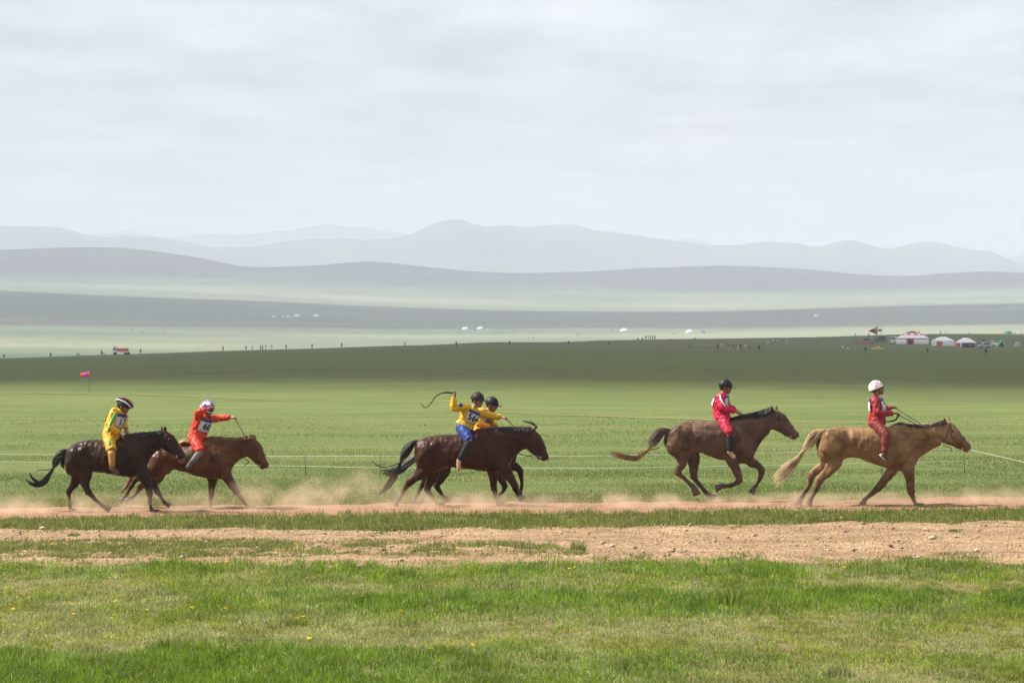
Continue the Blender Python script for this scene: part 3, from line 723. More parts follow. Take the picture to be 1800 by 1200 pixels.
    g.build('bridle', leather, root)
    bit = h3.lerp(h4, 0.3) - up * V.r(H[3][2]) * 0.7
    for s in (-1, 1):
        Geo().ball(bit + Vector((0, s * 0.062, 0)), (0.018, 0.006, 0.018), n=10, m=6).build('bit_ring', mat('bit_steel', (0.35, 0.33, 0.3), 0.4, 0.5, metal=0.8), root)
    bars = d.get('halter_drop')
    if bars:
        Geo().tube([V.p(*q, -0.05) + (0.007,) for q in bars], n=5, smooth=3).build('lead_strap', leather, root)
    root['_'] = 0; del root['_']
    return root, bit + V.loc

def leg(y, p, hoof, joint=2): return dict(y=y, p=p, hoof=hoof, joint=joint)
NEAR, FAR = -0.12, 0.12

V1 = View(30, 680, 5.0, 43.9, 780); V2 = View(200, 690, 1565 / 300, 44.75, 720); V3 = View(640, 670, 5.0, 45.4, 880)
V4 = View(640, 670, 5.0, 46.45, 940); V5 = View(1060, 650, 5.0, 46.6, 1000); V6 = View(1340, 650, 1800 / 390, 45.5, 900)

H1 = dict(
    trunk=[(422, 585, 650, .05), (445, 548, 710, .13), (495, 503, 755, .19), (560, 474, 765, .22), (640, 461, 752, .23), (720, 460, 750, .24), (800, 463, 762, .245), (880, 450, 776, .24), (945, 424, 788, .21), (1020, 404, 795, .19), (1085, 398, 782, .165), (1130, 397, 730, .13), (1165, 394, 640, .10), (1210, 390, 580, .088), (1262, 385, 552, .078)],
    head=[(1285, 452, 72, .075), (1330, 487, 74, .083), (1378, 535, 58, .07), (1418, 578, 43, .058), (1448, 608, 36, .052), (1464, 624, 22, .038)],
    hip=(515, 640), shoulder=(1040, 600),
    ears=[(1280, 395, 1262, 345, 1), (1308, 388, 1300, 338, -1)],
    legs=[leg(FAR, [(525, 680, 90), (525, 770, 66), (495, 850, 38), (452, 918, 27), (450, 990, 16), (455, 1060, 15), (458, 1080, 18)], (490, 1108), 3),
          leg(NEAR, [(590, 700, 95), (605, 780, 66), (612, 850, 40), (632, 912, 29), (690, 975, 17), (745, 1028, 15), (778, 1050, 18)], (822, 1080), 3),
          leg(NEAR, [(1080, 700, 80), (1130, 790, 58), (1160, 870, 36), (1172, 930, 27), (1178, 1010, 16), (1186, 1062, 15), (1195, 1082, 18)], (1240, 1104), 3),
          leg(FAR, [(1080, 720, 75), (1150, 800, 52), (1195, 870, 34), (1225, 920, 25), (1262, 978, 15), (1285, 1012, 14), (1302, 1028, 17)], (1335, 1052), 3)],
    crest=[(940, 428), (1020, 405), (1110, 396), (1200, 390), (1280, 378)],
    tail=[dict(p=[(455, 560, 12), (415, 572, 26), (370, 610, 42), (335, 670, 34), (318, 715, 9)], n=150, curl=0.01),
          dict(p=[(420, 590, 20), (405, 640, 16), (400, 690, 12), (412, 722, 4)], n=40),
          dict(p=[(330, 680, 8), (316, 718, 9), (285, 765, 16), (240, 828, 27), (180, 858, 20), (120, 845, 14), (65, 800, 5)], n=120, curl=0.012),
          dict(p=[(200, 840, 14), (150, 815, 12), (120, 780, 8), (112, 748, 3)], n=36, curl=0.01),
          dict(p=[(320, 715, 6), (260, 728, 4), (190, 732, 3), (150, 765, 2)], n=12, curl=0.01)])
H2 = dict(
    trunk=[(322, 580, 650, .05), (345, 543, 715, .13), (400, 513, 755, .19), (470, 495, 745, .22), (540, 482, 714, .23), (620, 478, 720, .24), (700, 470, 745, .245), (780, 440, 768, .235), (850, 406, 784, .21), (930, 396, 794, .19), (1005, 402, 786, .17), (1060, 407, 745, .13), (1105, 409, 668, .10), (1155, 405, 612, .088), (1212, 398, 590, .078)],
    head=[(1248, 478, 84, .076), (1285, 528, 84, .084), (1322, 584, 66, .07), (1355, 634, 50, .06), (1384, 672, 42, .054), (1396, 692, 26, .04)],
    hip=(415, 650), shoulder=(960, 600),
    ears=[(1228, 420, 1212, 385, -1), (1270, 410, 1282, 388, 1)],
    legs=[leg(NEAR, [(425, 690, 95), (405, 770, 66), (340, 820, 42), (262, 848, 30), (228, 900, 17), (190, 945, 16), (160, 965, 19)], (115, 985), 3),
          leg(FAR, [(390, 700, 90), (340, 760, 58), (260, 780, 38), (195, 800, 28), (140, 885, 18), (105, 945, 17), (85, 968, 19)], (45, 995), 3),
          leg(FAR, [(930, 690, 80), (900, 780, 50), (893, 860, 32), (886, 930, 26), (880, 1010, 16), (880, 1052, 15), (884, 1072, 18)], (925, 1092), 3),
          leg(NEAR, [(1010, 700, 80), (1060, 790, 52), (1105, 860, 36), (1140, 912, 27), (1190, 985, 16), (1220, 1022, 15), (1240, 1036, 18)], (1292, 1060), 3)],
    crest=[(860, 405), (940, 395), (1040, 405), (1130, 407), (1210, 396), (1255, 388)], mane=0.05, mane_n=14,
    forelock=[[(1250, 395, 14), (1280, 398, 16), (1300, 410, 14), (1305, 430, 6)]],
    tail=[dict(p=[(340, 560, 10), (300, 600, 24), (240, 660, 30), (180, 740, 18), (120, 850, 14), (40, 940, 8)], n=110, curl=0.02)],
    halter_drop=[(1195, 582), (1215, 610), (1238, 630), (1220, 650), (1198, 670)])
H3 = dict(
    trunk=[(443, 580, 670, .05), (465, 530, 735, .13), (520, 499, 785, .19), (590, 477, 800, .22), (660, 468, 785, .235), (740, 466, 758, .245), (830, 464, 763, .25), (920, 448, 773, .24), (1000, 416, 783, .21), (1080, 410, 796, .19), (1160, 408, 802, .18), (1225, 412, 788, .16), (1280, 415, 735, .125), (1325, 412, 655, .10), (1375, 409, 610, .088), (1430, 410, 592, .078)],
    head=[(1462, 486, 78, .076), (1500, 536, 80, .084), (1538, 590, 63, .07), (1568, 636, 48, .06), (1592, 672, 40, .054), (1602, 690, 25, .04)],
    hip=(545, 650), shoulder=(1120, 610),
    ears=[(1450, 425, 1432, 398, -1), (1505, 415, 1520, 390, 1)],
    legs=[leg(NEAR, [(540, 690, 95), (520, 775, 68), (460, 840, 40), (398, 886, 29), (350, 965, 17), (315, 1030, 16), (300, 1050, 19)], (268, 1068), 3),
          leg(FAR, [(600, 720, 95), (600, 800, 66), (580, 880, 40), (552, 945, 29), (595, 1015, 17), (628, 1065, 16), (645, 1085, 18)], (695, 1108), 3),
          leg(FAR, [(1120, 700, 80), (1132, 800, 52), (1136, 880, 35), (1142, 945, 27), (1155, 1020, 17), (1168, 1060, 16), (1178, 1078, 18)], (1225, 1100), 3),
          leg(NEAR, [(1190, 690, 85), (1240, 780, 58), (1290, 850, 40), (1328, 928, 28), (1345, 975, 18), (1352, 1003, 16), (1360, 1015, 18)], (1392, 1042), 3)],
    crest=[(1000, 418), (1080, 408), (1170, 405), (1260, 404), (1350, 402), (1430, 404), (1470, 405)],
    tail=[dict(p=[(478, 532, 14), (430, 545, 26), (385, 590, 42), (350, 650, 36), (318, 722, 12)], n=150, curl=0.01),
          dict(p=[(345, 650, 14), (318, 722, 11), (295, 780, 17), (255, 850, 30), (200, 930, 24), (125, 1000, 9)], n=140, curl=0.02),
          dict(p=[(330, 710, 7), (260, 735, 6), (180, 756, 4), (110, 735, 3), (60, 675, 1)], n=24, curl=0.01)],
    halter_drop=[(1345, 612), (1380, 640), (1430, 655), (1480, 655)])
H4 = dict(
    trunk=[(x_ + 42, a_ + 8, b_ - 4, w_ * 0.97) for (x_, a_, b_, w_) in H3['trunk'][:12]] + [(1322, 408, 725, .12), (1345, 404, 650, .10), (1375, 402, 610, .088), (1410, 404, 590, .078)],
    head=[(1440, 484, 70, .074), (1478, 536, 72, .08), (1512, 590, 58, .066), (1540, 630, 45, .056), (1562, 660, 38, .05), (1572, 675, 24, .038)],
    hip=(580, 655), shoulder=(1150, 610),
    ears=[(1470, 430, 1462, 398, -1), (1500, 425, 1510, 388, 1)],
    legs=[leg(FAR, [(590, 700, 90), (575, 790, 58), (540, 860, 38), (520, 900, 27), (480, 970, 17), (455, 1020, 16), (446, 1032, 18)], (430, 1062), 3),
          leg(NEAR, [(700, 720, 85), (705, 790, 52), (680, 850, 36), (640, 905, 28), (665, 960, 17), (700, 1010, 15), (715, 1025, 17)], (752, 1050), 3),
          leg(NEAR, [(1180, 700, 80), (1190, 790, 50), (1210, 860, 33), (1235, 910, 25), (1225, 960, 16), (1200, 985, 15), (1190, 995, 17)], (1160, 1020), 3),
          leg(FAR, [(1220, 700, 75), (1290, 740, 46), (1340, 760, 34), (1372, 795, 26), (1385, 880, 17), (1382, 940, 15), (1376, 960, 17)], (1355, 1000), 3)],
    crest=[(1040, 418), (1120, 408), (1240, 398), (1330, 398), (1410, 398), (1460, 400)],
    forelock=[[(1510, 405, 8), (1490, 372, 14), (1450, 360, 14), (1380, 348, 3)]],
    tail=[dict(p=[(500, 610, 16), (440, 680, 26), (370, 735, 28), (300, 785, 34), (220, 800, 34), (150, 790, 20)], n=150, curl=0.03)])
H5 = dict(
    trunk=[(566, 560, 645, .05), (590, 523, 700, .13), (640, 489, 740, .19), (710, 456, 752, .22), (780, 447, 738, .23), (850, 445, 724, .235), (930, 447, 757, .24), (1010, 449, 783, .24), (1090, 440, 798, .23), (1150, 425, 812, .2), (1210, 412, 824, .19), (1265, 400, 815, .165), (1315, 390, 775, .13), (1355, 380, 690, .105), (1405, 366, 612, .09), (1465, 350, 556, .08)],
    head=[(1500, 432, 86, .076), (1548, 462, 86, .084), (1602, 507, 66, .07), (1652, 550, 50, .06), (1690, 580, 42, .054), (1706, 594, 27, .04)],
    hip=(645, 620), shoulder=(1230, 600),
    ears=[(1490, 355, 1468, 305, -1), (1528, 350, 1525, 308, 1)],
    legs=[leg(NEAR, [(660, 660, 92), (690, 745, 66), (690, 820, 42), (652, 888, 30), (710, 948, 18), (760, 995, 17), (788, 1022, 21)], (816, 1098), 3),
          leg(FAR, [(760, 690, 95), (795, 780, 62), (802, 860, 40), (802, 935, 30), (850, 1005, 18), (905, 1075, 17), (925, 1095, 19)], (980, 1140), 3),
          leg(NEAR, [(1110, 720, 85), (1145, 830, 50), (1175, 900, 36), (1190, 962, 29), (1130, 1008, 18), (1070, 1015, 17), (1040, 1015, 19)], (980, 1030), 3),
          leg(FAR, [(1240, 730, 80), (1305, 810, 46), (1365, 840, 34), (1400, 892, 28), (1382, 965, 18), (1350, 1020, 16), (1335, 1035, 19)], (1302, 1085), 3)],
    crest=[(1120, 432), (1200, 408), (1280, 392), (1360, 372), (1430, 352), (1475, 340)], mane=0.12, mane_n=30,
    tail=[dict(p=[(588, 530, 14), (540, 535, 28), (490, 560, 48), (440, 630, 44), (402, 698, 10)], n=170, curl=0.012),
          dict(p=[(560, 560, 16), (550, 620, 18), (552, 690, 5)], n=50),
          dict(p=[(420, 660, 8), (398, 702, 9), (345, 745, 14), (290, 775, 20), (220, 770, 22), (130, 745, 26), (45, 715, 16)], n=140, m=1, curl=0.015),
          dict(p=[(495, 680, 4), (440, 700, 4), (340, 708, 4), (270, 730, 3), (230, 755, 3)], n=16, m=1, curl=0.01)])
H6 = dict(
    trunk=[(460, 560, 650, .05), (483, 510, 715, .13), (540, 480, 750, .19), (610, 464, 748, .22), (680, 461, 716, .23), (760, 465, 709, .235), (840, 469, 740, .24), (920, 472, 768, .24), (1000, 462, 792, .235), (1070, 432, 810, .21), (1120, 421, 820, .19), (1180, 430, 822, .17), (1228, 436, 795, .14), (1268, 440, 725, .115), (1325, 438, 675, .10), (1385, 430, 640, .09), (1448, 412, 612, .08)],
    head=[(1488, 500, 86, .076), (1530, 530, 84, .084), (1580, 568, 63, .07), (1625, 604, 49, .06), (1662, 634, 41, .054), (1680, 648, 26, .04)],
    hip=(540, 610), shoulder=(1140, 610),
    ears=[(1482, 425, 1465, 378, -1), (1512, 415, 1516, 362, 1)],
    legs=[leg(NEAR, [(570, 670, 95), (570, 750, 72), (530, 820, 44), (462, 885, 31), (432, 965, 19), (395, 1025, 17), (382, 1045, 19)], (362, 1085), 3),
          leg(FAR, [(550, 690, 92), (520, 770, 60), (465, 810, 40), (412, 848, 30), (385, 935, 19), (335, 1020, 17), (320, 1042, 20)], (285, 1095), 3),
          leg(FAR, [(1090, 720, 85), (1055, 820, 48), (1005, 890, 36), (948, 960, 29), (885, 1015, 18), (845, 1050, 17), (832, 1066, 20)], (808, 1112), 3),
          leg(NEAR, [(1170, 720, 85), (1182, 820, 50), (1192, 900, 36), (1198, 980, 28), (1218, 1040, 17), (1230, 1075, 16), (1238, 1090, 19)], (1285, 1115), 3)],
    crest=[(1060, 440), (1120, 418), (1200, 432), (1290, 438), (1380, 428), (1450, 408), (1490, 398)], mane=0.06, mane_n=20,
    tail=[dict(p=[(520, 498, 14), (470, 505, 26), (420, 540, 44), (380, 600, 44), (335, 655, 14)], n=170, m=0, curl=0.012),
          dict(p=[(490, 520, 14), (465, 580, 20), (440, 660, 6)], n=60, m=1),
          dict(p=[(350, 640, 10), (325, 670, 11), (290, 718, 14), (230, 780, 32), (160, 850, 40), (90, 925, 34)], n=170, m=0, wild=1.0, curl=0.04)],
    halter_drop=[(1462, 600), (1490, 622), (1525, 630), (1525, 662)])

dark_hair = mat('hair_black', (0.012, 0.009, 0.008), 0.5, 0.4)
brown_hair = mat('hair_brown', (0.09, 0.055, 0.035), 0.55, 0.35, var=0.3)
tan_hair = mat('hair_tan', (0.26, 0.15, 0.075), 0.55, 0.35, var=0.3)
straw_hair = mat('hair_straw', (0.38, 0.25, 0.13), 0.55, 0.35, var=0.3)
rust_hair = mat('hair_rust', (0.16, 0.075, 0.035), 0.55, 0.35, var=0.3)
hr1, bit1 = horse(V1, H1, 'dark brown horse at the far left carrying the rider in yellow and green', coat_material('coat_dark_brown', (0.013, 0.0055, 0.0032), (0.034, 0.0145, 0.008), 0.06), dark_hair, [dark_hair])
hr2, bit2 = horse(V2, H2, 'reddish chestnut horse carrying the rider in orange', coat_material('coat_chestnut', (0.05, 0.018, 0.0075), (0.105, 0.042, 0.019), 0.1, points=0.35), rust_hair, [rust_hair])
hr3, bit3 = horse(V3, H3, 'dark bay horse carrying the rider who swings a whip', coat_material('coat_dark_bay', (0.02, 0.0065, 0.0032), (0.044, 0.0155, 0.007), 0.06), dark_hair, [dark_hair])
hr4, bit4 = horse(V4, H4, 'dark horse mostly hidden behind the bay of the whip-swinging rider', coat_material('coat_brown', (0.02, 0.008, 0.0045), (0.04, 0.017, 0.009), 0.06), dark_hair, [dark_hair])
hr5, bit5 = horse(V5, H5, 'grey-brown horse with all four hooves lifted under the rider in pink', coat_material('coat_grey_brown', (0.045, 0.024, 0.015), (0.115, 0.068, 0.045), 0.14, points=0.45), dark_hair, [brown_hair, tan_hair])
hr6, bit6 = horse(V6, H6, 'golden dun horse leading the race under the rider in a white helmet', coat_material('coat_dun', (0.10, 0.05, 0.02), (0.25, 0.15, 0.072), 0.1, points=0.6), dark_hair, [straw_hair, brown_hair])

# ------------------------------------------------------------------ riders
skin = mat('skin', (0.23, 0.105, 0.06), 0.55, 0.35, var=0.12)
hair_mat = mat('child_hair', (0.012, 0.009, 0.008), 0.6, 0.3)
def cloth(name, col, rough=0.55, spec=0.35): return mat(name, col, rough, spec, var=0.08, vscale=7, bump=0.006, bscale=22, trans=0.12)
def text_mesh(txt, size):
    cu = bpy.data.curves.new('t', 'FONT'); cu.body = txt; cu.align_x = 'CENTER'; cu.align_y = 'CENTER'; cu.size = size; cu.offset = 0.004; cu.resolution_u = 3
    o = bpy.data.objects.new('t', cu); COL.objects.link(o); bpy.context.view_layer.update()
    me = bpy.data.meshes.new_from_object(o.evaluated_get(bpy.context.evaluated_depsgraph_get()))
    v = [tuple(p.co) for p in me.vertices]; f = [tuple(p.vertices) for p in me.polygons]
    bpy.data.objects.remove(o); bpy.data.curves.remove(cu); bpy.data.meshes.remove(me)
    return v, f
def add_hand(g, wrist, elbow, down):
    """palm, four curled fingers of different length and a thumb, closed on a rein or whip handle"""
    a = (wrist - elbow).normalized(); d = (down - a * down.dot(a)).normalized(); s = a.cross(d)
    palm = wrist + a * 0.035
    g.tube([(*(wrist - a * 0.02), 0.017), (*(wrist + a * 0.02), 0.024), (*(wrist + a * 0.055), 0.024), (*(wrist + a * 0.07), 0.014)], n=8)
    for k, (o, L) in enumerate(((-0.026, 0.9), (-0.009, 1.0), (0.009, 0.95), (0.025, 0.78))):
        b = wrist + a * 0.058 + s * o
        p1 = b + a * 0.026 * L + d * 0.008; p2 = p1 + (a * 0.3 + d).normalized() * 0.022 * L; p3 = p2 + (d * 0.4 - a).normalized() * 0.018 * L
        g.tube([(*(b - a * 0.02), 0.009), (*b, 0.009), (*p1, 0.0085), (*p2, 0.008), (*p3, 0.007)], n=6)
    t0 = wrist + a * 0.025 - s * 0.022
    g.tube([(*t0, 0.0105), (*(t0 + a * 0.02 - s * 0.012 + d * 0.012), 0.0095), (*(t0 + a * 0.04 + d * 0.026), 0.0085)], n=6)
    return wrist + a * 0.06 + d * 0.018

def rider(V, d, label):
    hip = Vector(V.p(*d['hip'])); base = hip + Vector((0, 0, -0.06))
    root = empty('person', V.loc + base); tag(root, label, 'person', 'child jockeys riding in the race')
    P = lambda q, y=None: Vector(V.p(q[0], q[1], (q[2] if len(q) > 2 else 0.0) if y is None else y)) - base
    hip = P(d['hip']); neck = P(d['neck']); A = (neck - hip).normalized(); TL = (neck - hip).length
    yaw = R(d.get('twist', 20)); F = Vector((math.cos(yaw), -math.sin(yaw), 0)); F = (F - A * F.dot(A)).normalized(); S = A.cross(F)   # S points to the far side
    bend = d.get('bend', 0.03)
    def axis(t): return hip.lerp(neck, t) - F * (bend * math.sin(math.pi * t))
    TD = lambda t: np.interp(t, [-0.1, 0.0, 0.3, 0.65, 0.9, 1.0, 1.1], [.095, .10, .092, .102, .075, .05, .042])
    TW = lambda t: np.interp(t, [-0.1, 0.0, 0.3, 0.65, 0.9, 1.0, 1.1], [.12, .122, .112, .135, .125, .06, .042])
    def ring(t, inf, n=18): 
        c = axis(t); return [c + F * ((TD(t) + inf) * math.cos(2 * math.pi * j / n)) + S * ((TW(t) + inf) * math.sin(2 * math.pi * j / n)) for j in range(n)]
    shN = axis(0.88) - S * 0.135; shF = axis(0.88) + S * 0.135
    eN, wN, eF, wF = P(d['elbow'][0]), P(d['hand'][0]), P(d['elbow'][1]), P(d['hand'][1])
    kN, aN, tN = P(d['knee']), P(d['ankle']), P(d['toe'])
    mir = lambda v: Vector((v.x, -v.y, v.z)); kF, aF, tF = mir(kN), mir(aN), mir(tN)
    hpN, hpF = hip - S * 0.075, hip + S * 0.075
    head = P(d['head']); pit = R(d.get('pitch', 0)); hy = R(d.get('look', 10))
    HR = Matrix.Rotation(-hy, 3, 'Z') @ Matrix.Rotation(pit, 3, 'Y')
    hd = lambda x, y, z: head + HR @ Vector((x, y, z))
    # body: one skin
    g = Geo()
    g.ring_loft([ring(t, -0.012) for t in (-0.08, 0.0, 0.15, 0.3, 0.5, 0.7, 0.85, 0.93, 1.0)])
    g.tube([(*axis(0.9), 0.05), (*neck, 0.042), (*hd(-0.015, 0, -0.06), 0.042)], n=10)
    g.ball(hd(-0.01, 0, 0.02), (0.092, 0.075, 0.098), n=16, m=12, rot=HR)
    g.ball(hd(0.028, 0, -0.035), (0.062, 0.06, 0.075), n=14, m=10, rot=HR)
    g.ball(hd(0.06, 0, -0.085), (0.026, 0.03, 0.022), n=10, m=6, rot=HR)                    # chin
    g.tube([(*hd(0.085, 0, 0.012), 0.009), (*hd(0.10, 0, -0.022), 0.012), (*hd(0.088, 0, -0.032), 0.012)], n=8)   # nose
    g.ball(hd(0.085, 0, -0.058), (0.012, 0.022, 0.009), n=8, m=5, rot=HR)                   # lips
    for s in (-1, 1):
        g.ball(hd(-0.005, s * 0.077, -0.015), (0.02, 0.009, 0.03), n=8, m=6, rot=HR)
        g.ball(hd(0.062, s * 0.036, -0.025), (0.025, 0.022, 0.024), n=8, m=6, rot=HR)
    for sh, e, w in ((shN, eN, wN), (shF, eF, wF)):
        g.tube([(*sh, 0.04), (*sh.lerp(e, 0.5), 0.036), (*e, 0.03), (*e.lerp(w, 0.4), 0.028), (*w, 0.018)], n=8, smooth=2)
    for hp, k, a, t in ((hpN, kN, aN, tN), (hpF, kF, aF, tF)):
        g.tube([(*hp, 0.07), (*hp.lerp(k, 0.5), 0.058), (*k, 0.045), (*k.lerp(a, 0.4), 0.04), (*a, 0.027)], n=10, smooth=2)
        g.tube([(*(a - (t - a) * 0.15), 0.025), (*a.lerp(t, 0.5), 0.026), (*t, 0.018)], n=8)
    gripN = add_hand(g, wN, eN, Vector(d.get('grip', ((0, 0, -1), (0, 0, -1)))[0])); gripF = add_hand(g, wF, eF, Vector(d.get('grip', ((0, 0, -1), (0, 0, -1)))[1]))
    g.fused('body', skin, root, voxel=0.0075, iters=2)
    for s in (-1, 1): Geo().ball(hd(0.083, s * 0.031, 0.004), (0.008, 0.012, 0.006), n=8, m=5, rot=HR).build('eye', eye_mat, root)
    g = Geo(); g.ball(hd(-0.022, 0, 0.012), (0.092, 0.081, 0.096), n=16, m=10, rot=HR @ Matrix.Rotation(R(-28), 3, 'Y'), hi=R(115)); g.build('hair', hair_mat, root)
    # jacket with sleeves
    g = Geo(); jb = d.get('hem', -0.06)
    g.ring_loft([ring(t, q) for t, q in ((jb, 0.036), (jb + 0.08, 0.046), (0.15, 0.038), (0.3, 0.032), (0.5, 0.03), (0.7, 0.03), (0.85, 0.024), (0.94, 0.014), (1.0, 0.012), (1.05, 0.01))])
    for sh, e, w in ((shN, eN, wN), (shF, eF, wF)):
        c = e.lerp(w, d.get('cuff', 0.86)); dr = (w - e).normalized()
        g.tube([(*(sh + (sh - e).normalized() * 0.0 - (sh - axis(0.84)) * 0.5), 0.066), (*sh, 0.067), (*sh.lerp(e, 0.5), 0.062), (*e, 0.056), (*e.lerp(w, 0.45), 0.052), (*c, 0.043)], n=12, smooth=3)
    jk = g.fused('jacket', d['jacket'], root, voxel=0.0085, iters=3, wrinkle=0.012, wl=0.08, seed=d.get('seed', 1.0))
    for nm, pts, m in d.get('stripes', []):
        q = Geo(); q.tube([(*P(u), r_) for u, r_ in pts], n=8, smooth=3, lat=0.5); q.build(nm, m, jk)
    # number bib: front and back panels that follow the chest
    bib = empty('number_bib', (0, 0, 0)); bib.parent = root
    def surf(ph, t, o): c = axis(t); return c + F * ((TD(t) + o) * math.cos(ph)) + S * ((TW(t) + o) * math.sin(ph))
    for side, c0 in (('front_panel', 0.0), ('back_panel', math.pi)):
        q = Geo(); n_, m_ = 12, 8; b0, b1 = d.get('bib', (0.42, 0.92))
        for i in range(m_ + 1):
            for j in range(n_ + 1):
                ph = c0 + (j / n_ - 0.5) * R(92); t = b0 + (b1 - b0) * i / m_; q.v.append(tuple(surf(ph, t, 0.043)))
        for i in range(m_):
            for j in range(n_): a0 = i * (n_ + 1) + j; q.f.append((a0, a0 + 1, a0 + n_ + 2, a0 + n_ + 1)); q.m.append(1 if (i >= m_ - 2) else 0)
        o = q.build(side, [mat('bib_white', (0.44, 0.44, 0.49), 0.7, 0.2, bump=0.003, bscale=25), mat('bib_navy', (0.03, 0.04, 0.12), 0.7, 0.2)], bib)
        md = o.modifiers.new('s', 'SOLIDIFY'); md.thickness = 0.004
        if side == 'front_panel' and d.get('number'):
            v, f = text_mesh(d['number'], 0.15); w = Geo(); tm = b0 + (b1 - b0) * 0.40; rr = TW(tm) + 0.03
            for (x, y, z) in v: w.v.append(tuple(surf(-(-x) / rr, tm + y / TL, 0.0478)))
            w.f = f; w.m = [0] * len(f); w.build('number', mat('bib_ink', (0.012, 0.012, 0.02), 0.7, 0.2), bib, smooth=False)
    # trousers, lower legs, shoes
    g = Geo(); ke = d.get('trouser_end', 0.55)
    g.ring_loft([ring(t, q) for t, q in ((-0.18, -0.01), (-0.1, 0.012), (0.0, 0.02), (0.12, 0.016))])
    for hp, k, a in ((hpN, kN, aN), (hpF, kF, aF)):
        pts = [(*hp, 0.098), (*hp.lerp(k, 0.5), 0.092), (*k, 0.08)]
        if ke > 0: pts += [(*k.lerp(a, ke * 0.5), 0.07), (*k.lerp(a, ke), 0.058)]
        else: pts[-1] = (*hp.lerp(k, 1.0), 0.08)
        g.tube(pts, n=12, smooth=3)
    g.fused('trousers', d['trousers'], root, voxel=0.0085, iters=3, wrinkle=0.007, wl=0.085, seed=d.get('seed', 1.0) + 5)
    for k, a, t in ((kN, aN, tN), (kF, aF, tF)):
        if d.get('sock'):
            s0 = max(ke - 0.03, 0.0); q = Geo(); q.tube([(*k.lerp(a, s0), 0.064 - 0.012 * s0), (*k.lerp(a, (s0 + 1) / 2), 0.054), (*k.lerp(a, 0.97), 0.042)], n=10, smooth=2); q.build('boot_leg' if d.get('boots') else 'sock', d['sock'], root)
        up = (k - a).normalized(); fd = (t - a).normalized(); q = Geo()
        heel = a - fd * 0.03 - up * 0.02
        q.tube([(*(a + up * 0.05), 0.036), (*a, 0.037), (*(a - up * 0.012 + fd * 0.02), 0.037)], n=10)
        q.tube([(*(heel - fd * 0.02), 0.02), (*heel, 0.034), (*heel.lerp(t, 0.5), 0.036), (*heel.lerp(t, 0.85), 0.034), (*t, 0.02)], n=10, smooth=2)
        sh_ = q.fused('shoe', d['shoe'], root, voxel=0.008, iters=2)
        if d.get('sole'):
            w = Geo(); nrm = (Vector((0, 1, 0)).cross(fd)).normalized()
            if nrm.z > 0: nrm = -nrm
            w.tube([(*(heel - fd * 0.03 + nrm * 0.028), 0.018), (*(heel.lerp(t, 0.5) + nrm * 0.03), 0.022), (*(t + nrm * 0.014), 0.012)], n=8, smooth=2); w.build('sole', d['sole'], sh_)
    # helmet
    hk = d['helmet']; HM = HR @ Matrix.Rotation(R(hk.get('tilt', 0)), 3, 'Y'); hh = lambda x, y, z: head + HM @ Vector((x, y, z))
    g = Geo(); kind = hk['kind']
    if kind == 'cap':
        g.ball(hh(-0.012, 0, 0.022), (0.116, 0.098, 0.112), n=20, m=12, rot=HM, hi=R(97))
        hm = g.build('helmet', hk['mat'], root)
        q = Geo(); top, bot = [], []
        for j in range(11):
            a = R(-62 + 124 * j / 10); e = 0.07 * math.cos(a * 1.35) if abs(a) < R(66) else 0
            for r_, dz, lst in ((0.0, 0.0, None),): pass
            top.append((hh(-0.012 + 0.112 * math.cos(a), 0.095 * math.sin(a), 0.020), hh(-0.012 + (0.112 + e) * math.cos(a) + 0.01, 0.097 * math.sin(a), 0.012)))
        for i_, o_ in top: q.v += [tuple(i_), tuple(o_), tuple(o_ - HM @ Vector((0, 0, 0.006))), tuple(i_ - HM @ Vector((0, 0, 0.008)))]
        for j in range(10):
            for k in range(4): b0 = j * 4; q.f.append((b0 + k, b0 + (k + 1) % 4, b0 + 4 + (k + 1) % 4, b0 + 4 + k)); q.m.append(0)
        q.build('visor', hk['mat'], hm, recalc=True)
        q = Geo(); q.ball(hh(-0.012, 0, 0.135), (0.014, 0.014, 0.006), n=10, m=5); q.build('button', hk['mat'], hm)
    elif kind == 'shell':
        g.ball(hh(-0.018, 0, 0.02), (0.118, 0.1, 0.118), n=20, m=12, rot=HM, hi=R(105))
        hm = g.build('helmet', hk['mat'], root)
        q = Geo(); pts = []
        for j in range(25):
            a = 2 * math.pi * j / 24; pts.append((*hh(-0.018 + 0.116 * math.cos(a), 0.099 * math.sin(a), -0.008), 0.009))
        q.tube(pts, n=6, cap=False); q.build('rim', hk['rim'], hm)
        for a, m in hk.get('patches', []):
            q = Geo(); q.ball(hh(-0.018, 0, 0.02), (0.1195, 0.1015, 0.1195), n=8, m=6, rot=HM @ Matrix.Rotation(R(a[0]), 3, 'X') @ Matrix.Rotation(R(a[1]), 3, 'Y'), hi=R(a[2])); q.build('decal', m, hm)
    else:   # vented cycling helmet
        g.ball(hh(-0.005, 0, 0.028), (0.122, 0.092, 0.088), n=20, m=12, rot=HM, hi=R(98)); hm = g.build('helmet', hk['mat'], root)
        for k, m in enumerate(hk['ribs']):
            yy = (k - (len(hk['ribs']) - 1) / 2) * 0.040; q = Geo(); pts = []
            for j in range(11):
                a = R(8 + 164 * j / 10); zz_ = math.sqrt(max(1 - (yy / 0.098) ** 2, 0.05))
                pts.append((*hh(-0.005 + 0.138 * math.cos(a), yy * (0.55 + 0.45 * math.sin(a)), 0.028 + 0.094 * zz_ * math.sin(a)), 0.013))
            q.tube(pts, n=6); q.build('shell_rib', m, hm)
        q = Geo(); pts = []
        for j in range(25): a = 2 * math.pi * j / 24; pts.append((*hh(-0.005 + 0.125 * math.cos(a), 0.094 * math.sin(a), 0.022), 0.011))
        q.tube(pts, n=6, cap=False); q.build('rim', hk['rim'], hm)
    q = Geo()
